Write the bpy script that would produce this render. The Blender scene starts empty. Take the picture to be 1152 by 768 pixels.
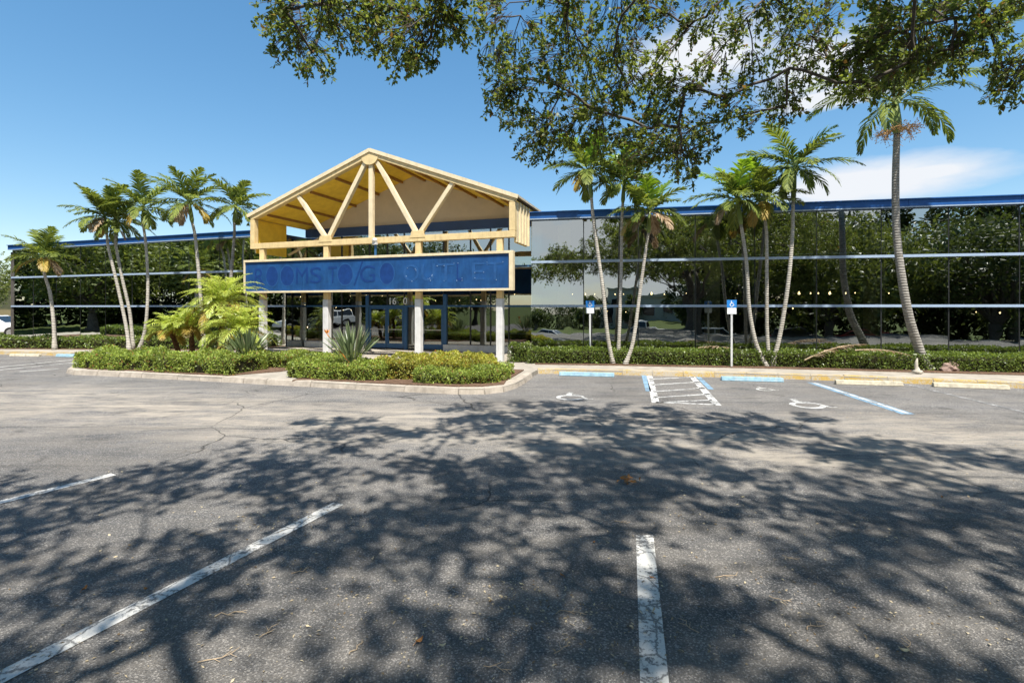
import bpy, bmesh, math, random
import numpy as np
from mathutils import Vector, Matrix

# ---------------------------------------------------------------- camera, sky, sun, exposure
scene = bpy.context.scene
COL = scene.collection
F = 562.0           # focal length in photograph pixels (1152 wide)
HORIZON = 345.0
CAM_H = 2.0
cam_d = bpy.data.cameras.new('camera')
cam = bpy.data.objects.new('camera', cam_d)
COL.objects.link(cam)
cam.location = (0, 0, CAM_H)
cam.rotation_euler = (math.radians(90), 0, 0)
cam_d.sensor_width = 36.0
cam_d.lens = F / 1152.0 * 36.0
cam_d.shift_y = (HORIZON - 384.0) / 1152.0
cam_d.clip_start = 0.05
cam_d.clip_end = 3000
scene.camera = cam

SUN_EL, SUN_AZ = 62.0, 18.0       # azimuth: degrees towards +X from straight behind the camera
SUN = Vector((math.sin(math.radians(SUN_AZ)) * math.cos(math.radians(SUN_EL)),
              -math.cos(math.radians(SUN_AZ)) * math.cos(math.radians(SUN_EL)),
              math.sin(math.radians(SUN_EL))))
SUN_STRENGTH = 5.0
SKY_STRENGTH = 0.100
scene.view_settings.view_transform = 'Standard'
scene.view_settings.look = 'None'
scene.view_settings.gamma = 1.0
scene.view_settings.use_curve_mapping = False
scene.view_settings.exposure = 0.82
scene.render.engine = 'CYCLES'
scene.cycles.use_denoising = True
scene.cycles.max_bounces = 8
scene.cycles.transparent_max_bounces = 12
scene.cycles.sample_clamp_indirect = 6.0

sd = bpy.data.lights.new('sun', 'SUN')
sd.energy = SUN_STRENGTH
sd.angle = math.radians(0.9)
sd.color = (1.0, 0.955, 0.88)
so = bpy.data.objects.new('sun', sd)
COL.objects.link(so)
so.rotation_euler = (-SUN).to_track_quat('-Z', 'Y').to_euler()
so.location = SUN * 60

world = bpy.data.worlds.new('World')
scene.world = world
world.use_nodes = True
wt = world.node_tree
wt.nodes.clear()


def wn(kind, **kw):
    n = wt.nodes.new(kind)
    for k, v in kw.items():
        setattr(n, k, v)
    return n


w_out = wn('ShaderNodeOutputWorld')
w_bg = wn('ShaderNodeBackground')
w_bg.inputs['Strength'].default_value = SKY_STRENGTH
w_sky = wn('ShaderNodeTexSky', sky_type='NISHITA', sun_disc=False)
w_sky.sun_elevation = math.radians(SUN_EL)
w_sky.sun_rotation = math.radians(180 - SUN_AZ)
w_sky.air_density = 1.0
w_sky.dust_density = 0.35
w_sky.ozone_density = 1.5
w_co = wn('ShaderNodeTexCoord')
w_map = wn('ShaderNodeMapping')
w_map.inputs['Scale'].default_value = (1.0, 1.0, 3.2)
w_noise = wn('ShaderNodeTexNoise')
w_noise.inputs['Scale'].default_value = 3.2
w_noise.inputs['Detail'].default_value = 9.0
w_noise.inputs['Roughness'].default_value = 0.58
wt.links.new(w_co.outputs['Generated'], w_map.inputs['Vector'])
wt.links.new(w_map.outputs['Vector'], w_noise.inputs['Vector'])


def wmath(op, a, b=None, clamp=False):
    n = wn('ShaderNodeMath', operation=op)
    n.use_clamp = clamp
    for i, v in enumerate((a, b)):
        if v is None:
            continue
        if isinstance(v, (int, float)):
            n.inputs[i].default_value = v
        else:
            wt.links.new(v, n.inputs[i])
    return n.outputs[0]


def cloud_bank(dx, dy, dz, width, flat):
    """a soft bump of cloud cover round one direction of the sky"""
    d = Vector((dx, dy, dz)).normalized()
    sub = wn('ShaderNodeVectorMath', operation='SUBTRACT')
    wt.links.new(w_co.outputs['Generated'], sub.inputs[0])
    sub.inputs[1].default_value = d
    mul = wn('ShaderNodeVectorMath', operation='MULTIPLY')
    wt.links.new(sub.outputs[0], mul.inputs[0])
    mul.inputs[1].default_value = (1 / width, 1 / width, 1 / (width * flat))
    ln = wn('ShaderNodeVectorMath', operation='LENGTH')
    wt.links.new(mul.outputs[0], ln.inputs[0])
    return wmath('SUBTRACT', 1.0, ln.outputs['Value'], clamp=True)


banks = [((965 - 576) / F, 1, (345 - 206) / F, 0.25, 0.24),
         ((1030 - 576) / F, 1, (345 - 196) / F, 0.13, 0.2),
         ((915 - 576) / F, 1, (345 - 75) / F, 0.15, 0.5),
         ((790 - 576) / F, 1, (345 - 60) / F, 0.22, 0.5),
         ((935 - 576) / F, 1, (345 - 110) / F, 0.14, 0.16),
         (-0.55, -1, 0.30, 0.75, 0.42), (-0.16, -1, 0.16, 0.6, 0.7), (-0.3, -1, 0.3, 0.5, 0.8), (0.1, -1, 0.22, 0.6, 0.4), (-1.2, -0.4, 0.3, 0.6, 0.35), (0.9, -0.8, 0.35, 0.7, 0.4)]
cover = None
for b in banks:
    o = cloud_bank(*b)
    cover = o if cover is None else wmath('MAXIMUM', cover, o)
c1 = wmath('ADD', wmath('MULTIPLY', cover, 0.75), wmath('MULTIPLY', w_noise.outputs['Fac'], 0.9))
c2 = wmath('SUBTRACT', c1, 0.70)
c3 = wmath('MULTIPLY', c2, 3.0, clamp=True)
w_hsv = wn('ShaderNodeHueSaturation')
w_hsv.inputs['Saturation'].default_value = 1.52
w_hsv.inputs['Hue'].default_value = 0.496
w_hsv.inputs['Value'].default_value = 1.62
w_gam = wn('ShaderNodeGamma')          # evens out the sky from zenith to horizon
w_gam.inputs['Gamma'].default_value = 0.70
wt.links.new(w_sky.outputs['Color'], w_gam.inputs['Color'])
wt.links.new(w_gam.outputs['Color'], w_hsv.inputs['Color'])
w_mix = wn('ShaderNodeMixRGB')
wt.links.new(c3, w_mix.inputs['Fac'])
wt.links.new(w_hsv.outputs['Color'], w_mix.inputs['Color1'])
w_mix.inputs['Color2'].default_value = (5.0, 5.2, 5.5, 1)
wt.links.new(w_mix.outputs['Color'], w_bg.inputs['Color'])
wt.links.new(w_bg.outputs['Background'], w_out.inputs['Surface'])

rng = np.random.default_rng(7)
random.seed(7)


# ---------------------------------------------------------------- helpers
def P(u, v, y):
    """the point at depth y that the photograph shows at pixel (u, v)"""
    return Vector(((u - 576) / F * y, y, CAM_H + (HORIZON - v) / F * y))


def G(u, v, z=0.0):
    """the point of the level z that the photograph shows at pixel (u, v)"""
    y = F * (CAM_H - z) / (v - HORIZON)
    return Vector(((u - 576) / F * y, y, z))


class MB:
    """collects shapes and links them as one mesh object"""

    def __init__(self):
        self.v, self.f, self.mi = [], [], []

    def add(self, vs, fs, mi=0):
        n = len(self.v)
        self.v.extend([tuple(p) for p in vs])
        for f in fs:
            self.f.append(tuple(i + n for i in f))
            self.mi.append(mi)

    def box(self, lo, hi, mi=0, M=None):
        x0, y0, z0 = lo
        x1, y1, z1 = hi
        vs = [(x0, y0, z0), (x1, y0, z0), (x1, y1, z0), (x0, y1, z0), (x0, y0, z1), (x1, y0, z1), (x1, y1, z1), (x0, y1, z1)]
        if M is not None:
            vs = [M @ Vector(p) for p in vs]
        self.add(vs, [(0, 3, 2, 1), (4, 5, 6, 7), (0, 1, 5, 4), (1, 2, 6, 5), (2, 3, 7, 6), (3, 0, 4, 7)], mi)

    def bar(self, a, b, w, h, up=(0, 0, 1), mi=0):
        """a square bar from a to b; w is across, h along up"""
        a, b = Vector(a), Vector(b)
        t = (b - a).normalized()
        s = t.cross(Vector(up)).normalized()
        q = s.cross(t).normalized()
        vs = []
        for p in (a, b):
            for i, j in ((-1, -1), (1, -1), (1, 1), (-1, 1)):
                vs.append(p + s * (i * w / 2) + q * (j * h / 2))
        self.add(vs, [(3, 2, 1, 0), (4, 5, 6, 7), (0, 1, 5, 4), (1, 2, 6, 5), (2, 3, 7, 6), (3, 0, 4, 7)], mi)

    def tube(self, pts, rad, n=8, mi=0, cap=True):
        pts = [Vector(p) for p in pts]
        base = len(self.v)
        ref = Vector((0.31, 0.12, 0.94))
        for i, p in enumerate(pts):
            t = (pts[min(i + 1, len(pts) - 1)] - pts[max(i - 1, 0)]).normalized()
            r0 = ref if abs(t.dot(ref)) < 0.95 else Vector((1, 0, 0))
            s = t.cross(r0).normalized()
            q = t.cross(s)
            r = rad[i] if hasattr(rad, '__len__') else rad
            for k in range(n):
                a = 2 * math.pi * k / n
                self.v.append(tuple(p + s * (math.cos(a) * r) + q * (math.sin(a) * r)))
        for i in range(len(pts) - 1):
            for k in range(n):
                a = base + i * n + k
                b = base + i * n + (k + 1) % n
                self.f.append((a, b, b + n, a + n))
                self.mi.append(mi)
        if cap:
            self.f.append(tuple(base + k for k in range(n))[::-1])
            self.mi.append(mi)
            e = base + (len(pts) - 1) * n
            self.f.append(tuple(e + k for k in range(n)))
            self.mi.append(mi)

    def lathe(self, c, prof, n=12, mi=0, axis='Z'):
        """prof: (radius, height) pairs turned round an upright axis through c"""
        base = len(self.v)
        for r, h in prof:
            for k in range(n):
                a = 2 * math.pi * k / n
                d = (math.cos(a) * r, math.sin(a) * r, h)
                if axis == 'Y':
                    d = (d[0], d[2], d[1])
                self.v.append((c[0] + d[0], c[1] + d[1], c[2] + d[2]))
        for i in range(len(prof) - 1):
            for k in range(n):
                a = base + i * n + k
                b = base + i * n + (k + 1) % n
                self.f.append((a, b, b + n, a + n))
                self.mi.append(mi)
        self.f.append(tuple(base + k for k in range(n))[::-1]); self.mi.append(mi)
        e = base + (len(prof) - 1) * n
        self.f.append(tuple(e + k for k in range(n))); self.mi.append(mi)

    def prism(self, poly, z0, z1, mi=0):
        """an upright prism over a plan polygon"""
        n = len(poly)
        vs = [(p[0], p[1], z0) for p in poly] + [(p[0], p[1], z1) for p in poly]
        fs = [tuple(range(n))[::-1], tuple(range(n, 2 * n))]
        for i in range(n):
            j = (i + 1) % n
            fs.append((i, j, j + n, i + n))
        self.add(vs, fs, mi)

    def build(self, name, mats, parent=None, smooth=False, bevel=0, recalc=True):
        me = bpy.data.meshes.new(name)
        me.from_pydata(self.v, [], self.f)
        mats = mats if isinstance(mats, (list, tuple)) else [mats]
        for m in mats:
            me.materials.append(m)
        if len(mats) > 1:
            me.polygons.foreach_set('material_index', self.mi)
        if recalc:
            bm = bmesh.new()
            bm.from_mesh(me)
            bmesh.ops.recalc_face_normals(bm, faces=bm.faces)
            bm.to_mesh(me)
            bm.free()
        if smooth:
            me.polygons.foreach_set('use_smooth', [True] * len(me.polygons))
        me.update()
        return link(name, me, parent, bevel)


def link(name, me, parent=None, bevel=0):
    o = bpy.data.objects.new(name, me)
    COL.objects.link(o)
    if parent is not None:
        o.parent = parent
        # children are modelled in world space: undo the parent's placing
        o.matrix_parent_inverse = parent_world(parent).inverted()
    if bevel:
        b = o.modifiers.new('bevel', 'BEVEL')
        b.width = bevel
        b.segments = 2
        b.limit_method = 'ANGLE'
    return o


_PW = {}


def parent_world(p):
    if p.name in _PW:
        return _PW[p.name]
    return Matrix.Identity(4)


def quads_mesh(name, V, mat, parent=None):
    """V: (n, k, 3) array: n separate faces of k corners (k = 4 or more)"""
    V = np.asarray(V, dtype=np.float32)
    n, k = V.shape[0], V.shape[1]
    me = bpy.data.meshes.new(name)
    me.vertices.add(n * k)
    me.vertices.foreach_set('co', V.reshape(-1))
    me.loops.add(n * k)
    me.loops.foreach_set('vertex_index', np.arange(n * k, dtype=np.int32))
    me.polygons.add(n)
    me.polygons.foreach_set('loop_start', np.arange(0, n * k, k, dtype=np.int32))
    me.polygons.foreach_set('loop_total', np.full(n, k, dtype=np.int32))
    me.materials.append(mat)
    me.update(calc_edges=True)
    return link(name, me, parent)


def norm(a):
    return a / np.maximum(np.linalg.norm(a, axis=-1, keepdims=True), 1e-9)


def leaf_quads(c, axis, nrm, length, width):
    """kite leaves: base at c, growing along axis, lying across nrm"""
    axis = norm(axis)
    side = norm(np.cross(axis, nrm))
    nn = np.cross(side, axis)
    L = np.asarray(length).reshape(-1, 1)
    W = np.asarray(width).reshape(-1, 1)
    mid = c + axis * (L * 0.58)
    tip = c + axis * L - nn * (L * 0.10)
    return np.stack([c, mid + side * (W * 0.5) + nn * W * 0.12, tip, mid - side * (W * 0.5) + nn * W * 0.12], axis=1)


def tag(o, label=None, cat=None, group=None, kind=None):
    if label:
        o['label'] = label
    if cat:
        o['category'] = cat
    if group:
        o['group'] = group
    if kind:
        o['kind'] = kind
    return o


def thing(name, loc, label, cat, group=None):
    o = bpy.data.objects.new(name, None)
    COL.objects.link(o)
    o.location = loc
    o.empty_display_size = 0.2
    _PW[o.name] = Matrix.Translation(Vector(loc))
    return tag(o, label, cat, group)


def copy_tree(root, loc, rotz=0.0, scale=1.0, label=None, group=None):
    r = root.copy()
    COL.objects.link(r)
    r.location = loc
    r.rotation_euler = (0, 0, rotz)
    r.scale = (scale, scale, scale)
    if label:
        r['label'] = label
    if group:
        r['group'] = group
    for ch in list(root.children):
        c = ch.copy()
        COL.objects.link(c)
        c.parent = r
        for g in list(ch.children):
            d = g.copy()
            COL.objects.link(d)
            d.parent = c
    return r


# ---------------------------------------------------------------- materials
def new_mat(name):
    m = bpy.data.materials.new(name)
    m.use_nodes = True
    nt = m.node_tree
    b = nt.nodes['Principled BSDF']
    return m, nt, b


def nnode(nt, kind, ins=None, **kw):
    n = nt.nodes.new(kind)
    for k, v in kw.items():
        setattr(n, k, v)
    for k, v in (ins or {}).items():
        if hasattr(v, 'is_linked'):
            nt.links.new(v, n.inputs[k])
        else:
            n.inputs[k].default_value = v
    return n


def ramp(nt, fac, stops):
    r = nt.nodes.new('ShaderNodeValToRGB')
    el = r.color_ramp.elements
    while len(el) > 1:
        el.remove(el[-1])
    el[0].position, el[0].color = stops[0][0], (*stops[0][1], 1) if len(stops[0][1]) == 3 else stops[0][1]
    for p, c in stops[1:]:
        e = el.new(p)
        e.color = (*c, 1) if len(c) == 3 else c
    nt.links.new(fac, r.inputs['Fac'])
    return r.outputs['Color']


def world_pos(nt):
    return nt.nodes.new('ShaderNodeNewGeometry').outputs['Position']


def simple_mat(name, color, rough=0.6, spec=0.4, metal=0.0, var=0.18, scale=6.0, bump=0.15, bscale=60.0, stain=None):
    """a plain material with mottling, fine bump and optional streaks of wear"""
    m, nt, b = new_mat(name)
    pos = world_pos(nt)
    n1 = nnode(nt, 'ShaderNodeTexNoise', {'Vector': pos, 'Scale': scale, 'Detail': 6.0, 'Roughness': 0.65})
    lo = tuple(c * (1 - var) for c in color)
    hi = tuple(min(1, c * (1 + var)) for c in color)
    col = ramp(nt, n1.outputs['Fac'], [(0.3, lo), (0.7, hi)])
    if stain:
        st, amt = stain
        mp = nnode(nt, 'ShaderNodeMapping', {'Vector': pos, 'Scale': (5.0, 5.0, 0.7)})
        n3 = nnode(nt, 'ShaderNodeTexNoise', {'Vector': mp.outputs[0], 'Scale': 2.0, 'Detail': 7.0, 'Roughness': 0.7})
        f = nnode(nt, 'ShaderNodeMapRange', {'Value': n3.outputs['Fac'], 'From Min': 0.5, 'From Max': 0.75, 'To Min': 0.0, 'To Max': amt})
        col = nnode(nt, 'ShaderNodeMixRGB', {'Fac': f.outputs[0], 'Color1': col, 'Color2': (*st, 1)}).outputs[0]
    nt.links.new(col, b.inputs['Base Color'])
    b.inputs['Roughness'].default_value = rough
    b.inputs['Specular IOR Level'].default_value = spec
    b.inputs['Metallic'].default_value = metal
    if bump:
        n2 = nnode(nt, 'ShaderNodeTexNoise', {'Vector': pos, 'Scale': bscale, 'Detail': 4.0})
        bp = nnode(nt, 'ShaderNodeBump', {'Height': n2.outputs['Fac'], 'Strength': bump, 'Distance': 0.01})
        nt.links.new(bp.outputs[0], b.inputs['Normal'])
    return m


def leaf_mat(name, c_dark, c_light, trans=0.35, rough=0.45, spec=0.4, dry=None):
    """leaves: each its own shade, some light let through"""
    m, nt, b = new_mat(name)
    geo = nt.nodes.new('ShaderNodeNewGeometry')
    stops = [(0.0, c_dark), (0.75, c_light)]
    if dry:
        stops += [(0.93, c_light), (0.97, dry)]
    col = ramp(nt, geo.outputs['Random Per Island'], stops)
    n = nnode(nt, 'ShaderNodeTexNoise', {'Vector': geo.outputs['Position'], 'Scale': 1.3, 'Detail': 3.0})
    mul = nnode(nt, 'ShaderNodeMapRange', {'Value': n.outputs['Fac'], 'From Min': 0.3, 'From Max': 0.7, 'To Min': 0.72, 'To Max': 1.28})
    hs = nnode(nt, 'ShaderNodeHueSaturation', {'Color': col, 'Value': mul.outputs[0]})
    nt.links.new(hs.outputs[0], b.inputs['Base Color'])
    b.inputs['Roughness'].default_value = rough
    b.inputs['Specular IOR Level'].default_value = spec
    tr = nnode(nt, 'ShaderNodeBsdfTranslucent')
    bright = nnode(nt, 'ShaderNodeHueSaturation', {'Color': hs.outputs[0], 'Value': 1.6, 'Saturation': 1.1, 'Hue': 0.49})
    nt.links.new(bright.outputs[0], tr.inputs['Color'])
    mx = nnode(nt, 'ShaderNodeMixShader', {'Fac': trans})
    nt.links.new(b.outputs[0], mx.inputs[1])
    nt.links.new(tr.outputs[0], mx.inputs[2])
    nt.links.new(mx.outputs[0], nt.nodes['Material Output'].inputs['Surface'])
    return m


def asphalt_mat():
    m, nt, b = new_mat('asphalt')
    pos = world_pos(nt)
    fine = nnode(nt, 'ShaderNodeTexNoise', {'Vector': pos, 'Scale': 70.0, 'Detail': 5.0, 'Roughness': 0.75})
    vor = nnode(nt, 'ShaderNodeTexVoronoi', {'Vector': pos, 'Scale': 110.0})
    base = ramp(nt, fine.outputs['Fac'], [(0.30, (0.036, 0.036, 0.037)), (0.50, (0.102, 0.100, 0.098)), (0.70, (0.25, 0.243, 0.234))])
    # pale chips of stone
    chip = nnode(nt, 'ShaderNodeSeparateColor', {'Color': vor.outputs['Color']})
    chf = nnode(nt, 'ShaderNodeMapRange', {'Value': chip.outputs[0], 'From Min': 0.80, 'From Max': 0.90, 'To Min': 0.0, 'To Max': 0.75})
    base = nnode(nt, 'ShaderNodeMixRGB', {'Fac': chf.outputs[0], 'Color1': base, 'Color2': (0.38, 0.355, 0.325, 1)}).outputs[0]
    # broad mottling, darker oily patches
    n2 = nnode(nt, 'ShaderNodeTexNoise', {'Vector': pos, 'Scale': 0.55, 'Detail': 9.0, 'Roughness': 0.62, 'Distortion': 0.4})
    m2 = nnode(nt, 'ShaderNodeMapRange', {'Value': n2.outputs['Fac'], 'From Min': 0.3, 'From Max': 0.72, 'To Min': 0.72, 'To Max': 1.3})
    col = nnode(nt, 'ShaderNodeHueSaturation', {'Color': base, 'Value': m2.outputs[0]}).outputs[0]
    # sandy dust left along the driving lane and thinly elsewhere
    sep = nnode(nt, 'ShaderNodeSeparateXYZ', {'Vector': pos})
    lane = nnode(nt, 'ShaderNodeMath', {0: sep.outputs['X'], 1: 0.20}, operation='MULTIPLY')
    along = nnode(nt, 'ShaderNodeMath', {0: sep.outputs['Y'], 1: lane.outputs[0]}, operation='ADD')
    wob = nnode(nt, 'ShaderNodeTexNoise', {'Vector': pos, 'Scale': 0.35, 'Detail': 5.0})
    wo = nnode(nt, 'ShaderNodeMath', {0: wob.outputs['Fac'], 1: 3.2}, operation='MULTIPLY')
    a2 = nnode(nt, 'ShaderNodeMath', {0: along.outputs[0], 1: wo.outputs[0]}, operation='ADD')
    dd = nnode(nt, 'ShaderNodeMath', {0: a2.outputs[0], 1: 10.0}, operation='SUBTRACT')
    ab = nnode(nt, 'ShaderNodeMath', {0: dd.outputs[0]}, operation='ABSOLUTE')
    band = nnode(nt, 'ShaderNodeMapRange', {'Value': ab.outputs[0], 'From Min': 0.3, 'From Max': 2.6, 'To Min': 1.0, 'To Max': 0.22})
    mp = nnode(nt, 'ShaderNodeMapping', {'Vector': pos, 'Scale': (0.45, 1.6, 1.0), 'Rotation': (0, 0, 0.19)})
    n4 = nnode(nt, 'ShaderNodeTexNoise', {'Vector': mp.outputs[0], 'Scale': 1.5, 'Detail': 11.0, 'Roughness': 0.78})
    d4 = nnode(nt, 'ShaderNodeMapRange', {'Value': n4.outputs['Fac'], 'From Min': 0.38, 'From Max': 0.60, 'To Min': 0.0, 'To Max': 1.0})
    df = nnode(nt, 'ShaderNodeMath', {0: d4.outputs[0], 1: band.outputs[0]}, operation='MULTIPLY')
    col = nnode(nt, 'ShaderNodeMixRGB', {'Fac': df.outputs[0], 'Color1': col, 'Color2': (0.39, 0.34, 0.275, 1)}).outputs[0]
    # slightly darker on the near side, lighter from the lane onward
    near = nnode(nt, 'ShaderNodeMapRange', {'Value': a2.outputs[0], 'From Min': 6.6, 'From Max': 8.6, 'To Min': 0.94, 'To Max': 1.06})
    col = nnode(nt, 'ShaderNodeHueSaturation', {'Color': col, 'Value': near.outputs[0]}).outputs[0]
    # oil drips and tyre scuffs
    n5 = nnode(nt, 'ShaderNodeTexNoise', {'Vector': pos, 'Scale': 1.7, 'Detail': 6.0, 'Roughness': 0.6, 'Distortion': 0.3})
    oil = nnode(nt, 'ShaderNodeMapRange', {'Value': n5.outputs['Fac'], 'From Min': 0.60, 'From Max': 0.72, 'To Min': 0.0, 'To Max': 0.55})
    col = nnode(nt, 'ShaderNodeMixRGB', {'Fac': oil.outputs[0], 'Color1': col, 'Color2': (0.035, 0.034, 0.034, 1)}).outputs[0]
    mpt = nnode(nt, 'ShaderNodeMapping', {'Vector': pos, 'Scale': (0.12, 2.2, 1.0), 'Rotation': (0, 0, 0.2)})
    n6 = nnode(nt, 'ShaderNodeTexNoise', {'Vector': mpt.outputs[0], 'Scale': 1.0, 'Detail': 5.0, 'Roughness': 0.6})
    scf = nnode(nt, 'ShaderNodeMapRange', {'Value': n6.outputs['Fac'], 'From Min': 0.56, 'From Max': 0.70, 'To Min': 1.0, 'To Max': 0.70})
    col = nnode(nt, 'ShaderNodeHueSaturation', {'Color': col, 'Value': scf.outputs[0]}).outputs[0]
    # hairline cracks here and there
    wv = nnode(nt, 'ShaderNodeTexNoise', {'Vector': pos, 'Scale': 2.2, 'Detail': 4.0})
    wmix = nnode(nt, 'ShaderNodeMixRGB', {'Fac': 0.22, 'Color1': pos, 'Color2': wv.outputs['Color']})
    cr = nnode(nt, 'ShaderNodeTexVoronoi', {'Vector': wmix.outputs[0], 'Scale': 0.42}, feature='DISTANCE_TO_EDGE')
    crf = nnode(nt, 'ShaderNodeMapRange', {'Value': cr.outputs['Distance'], 'From Min': 0.0015, 'From Max': 0.0065, 'To Min': 0.7, 'To Max': 0.0})
    gate = nnode(nt, 'ShaderNodeMapRange', {'Value': wob.outputs['Fac'], 'From Min': 0.46, 'From Max': 0.56, 'To Min': 0.0, 'To Max': 1.0})
    crm = nnode(nt, 'ShaderNodeMath', {0: crf.outputs[0], 1: gate.outputs[0]}, operation='MULTIPLY')
    col = nnode(nt, 'ShaderNodeMixRGB', {'Fac': crm.outputs[0], 'Color1': col, 'Color2': (0.018, 0.017, 0.016, 1)}).outputs[0]
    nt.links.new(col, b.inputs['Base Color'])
    b.inputs['Roughness'].default_value = 0.88
    b.inputs['Specular IOR Level'].default_value = 0.25
    hsum = nnode(nt, 'ShaderNodeMath', {0: fine.outputs['Fac'], 1: vor.outputs['Distance']}, operation='ADD')
    bp = nnode(nt, 'ShaderNodeBump', {'Height': hsum.outputs[0], 'Strength': 0.75, 'Distance': 0.012})
    nt.links.new(bp.outputs[0], b.inputs['Normal'])
    return m


def paint_mat(name, color, wear=0.35, under=(0.085, 0.083, 0.08)):
    """road paint: chipped, cracked and dirty"""
    m, nt, b = new_mat(name)
    pos = world_pos(nt)
    n1 = nnode(nt, 'ShaderNodeTexNoise', {'Vector': pos, 'Scale': 26.0, 'Detail': 8.0, 'Roughness': 0.75})
    n2 = nnode(nt, 'ShaderNodeTexNoise', {'Vector': pos, 'Scale': 3.0, 'Detail': 4.0})
    s = nnode(nt, 'ShaderNodeMath', {0: n2.outputs['Fac'], 1: 0.55}, operation='MULTIPLY')
    s2 = nnode(nt, 'ShaderNodeMath', {0: n1.outputs['Fac'], 1: s.outputs[0]}, operation='ADD')
    chips = nnode(nt, 'ShaderNodeMapRange', {'Value': s2.outputs[0], 'From Min': 0.98 - wear * 0.45, 'From Max': 1.06 - wear * 0.45, 'To Min': 0.0, 'To Max': 0.9})
    wmix = nnode(nt, 'ShaderNodeMixRGB', {'Fac': 0.06, 'Color1': pos, 'Color2': n1.outputs['Color']})
    cr = nnode(nt, 'ShaderNodeTexVoronoi', {'Vector': wmix.outputs[0], 'Scale': 3.4}, feature='DISTANCE_TO_EDGE')
    crf = nnode(nt, 'ShaderNodeMapRange', {'Value': cr.outputs['Distance'], 'From Min': 0.008, 'From Max': 0.03, 'To Min': 0.85, 'To Max': 0.0})
    mx = nnode(nt, 'ShaderNodeMath', {0: chips.outputs[0], 1: crf.outputs[0]}, operation='MAXIMUM')
    tone = ramp(nt, n1.outputs['Fac'], [(0.3, tuple(c * 0.72 for c in color)), (0.65, color)])
    col = nnode(nt, 'ShaderNodeMixRGB', {'Fac': mx.outputs[0], 'Color1': tone, 'Color2': (*under, 1)}).outputs[0]
    nt.links.new(col, b.inputs['Base Color'])
    b.inputs['Roughness'].default_value = 0.75
    bp = nnode(nt, 'ShaderNodeBump', {'Height': n1.outputs['Fac'], 'Strength': 0.5, 'Distance': 0.008})
    nt.links.new(bp.outputs[0], b.inputs['Normal'])
    return m


def glass_mat(name, tint=(0.54, 0.58, 0.53), refl=(0.78, 0.82, 0.80), base=0.50):
    """reflective solar glazing: part mirror, part dark tint; film ripples bend the reflection slightly"""
    m, nt, b = new_mat(name)
    nt.nodes.remove(b)
    pos = world_pos(nt)
    gl = nnode(nt, 'ShaderNodeBsdfGlossy', {'Color': (*refl, 1), 'Roughness': 0.0})
    nz = nnode(nt, 'ShaderNodeTexNoise', {'Vector': pos, 'Scale': 0.9, 'Detail': 2.0})
    bp = nnode(nt, 'ShaderNodeBump', {'Height': nz.outputs['Fac'], 'Strength': 0.2, 'Distance': 0.02})
    nt.links.new(bp.outputs[0], gl.inputs['Normal'])
    tr = nnode(nt, 'ShaderNodeBsdfTransparent', {'Color': (*tint, 1)})
    fr = nnode(nt, 'ShaderNodeFresnel', {'IOR': 1.5})
    f = nnode(nt, 'ShaderNodeMath', {0: fr.outputs[0], 1: base}, operation='ADD')
    f.use_clamp = True
    mx = nnode(nt, 'ShaderNodeMixShader', {'Fac': f.outputs[0]})
    nt.links.new(tr.outputs[0], mx.inputs[1])
    nt.links.new(gl.outputs[0], mx.inputs[2])
    nt.links.new(mx.outputs[0], nt.nodes['Material Output'].inputs['Surface'])
    return m


def emit_mat(name, color, strength):
    m, nt, b = new_mat(name)
    nt.nodes.remove(b)
    e = nnode(nt, 'ShaderNodeEmission', {'Color': (*color, 1), 'Strength': strength})
    nt.links.new(e.outputs[0], nt.nodes['Material Output'].inputs['Surface'])
    return m


def bark_mat(name, lo, hi, ring=None):
    m, nt, b = new_mat(name)
    pos = world_pos(nt)
    mp = nnode(nt, 'ShaderNodeMapping', {'Vector': pos, 'Scale': (9.0, 9.0, 3.0) if not ring else (3.0, 3.0, 6.0)})
    n = nnode(nt, 'ShaderNodeTexNoise', {'Vector': mp.outputs[0], 'Scale': 2.2, 'Detail': 9.0, 'Roughness': 0.7})
    col = ramp(nt, n.outputs['Fac'], [(0.32, lo), (0.66, hi)])
    h = n.outputs['Fac']
    if ring:
        w = nnode(nt, 'ShaderNodeTexWave', {'Vector': pos, 'Scale': ring, 'Distortion': 1.2, 'Detail': 2.0, 'Detail Scale': 2.0}, bands_direction='Z')
        wf = nnode(nt, 'ShaderNodeMapRange', {'Value': w.outputs['Fac'], 'From Min': 0.0, 'From Max': 0.30, 'To Min': 0.74, 'To Max': 1.0})
        col = nnode(nt, 'ShaderNodeHueSaturation', {'Color': col, 'Value': wf.outputs[0]}).outputs[0]
        h = nnode(nt, 'ShaderNodeMath', {0: w.outputs['Fac'], 1: n.outputs['Fac']}, operation='ADD').outputs[0]
    nt.links.new(col, b.inputs['Base Color'])
    b.inputs['Roughness'].default_value = 0.9
    b.inputs['Specular IOR Level'].default_value = 0.2
    bp = nnode(nt, 'ShaderNodeBump', {'Height': h, 'Strength': 0.6, 'Distance': 0.02})
    nt.links.new(bp.outputs[0], b.inputs['Normal'])
    return m


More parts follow.
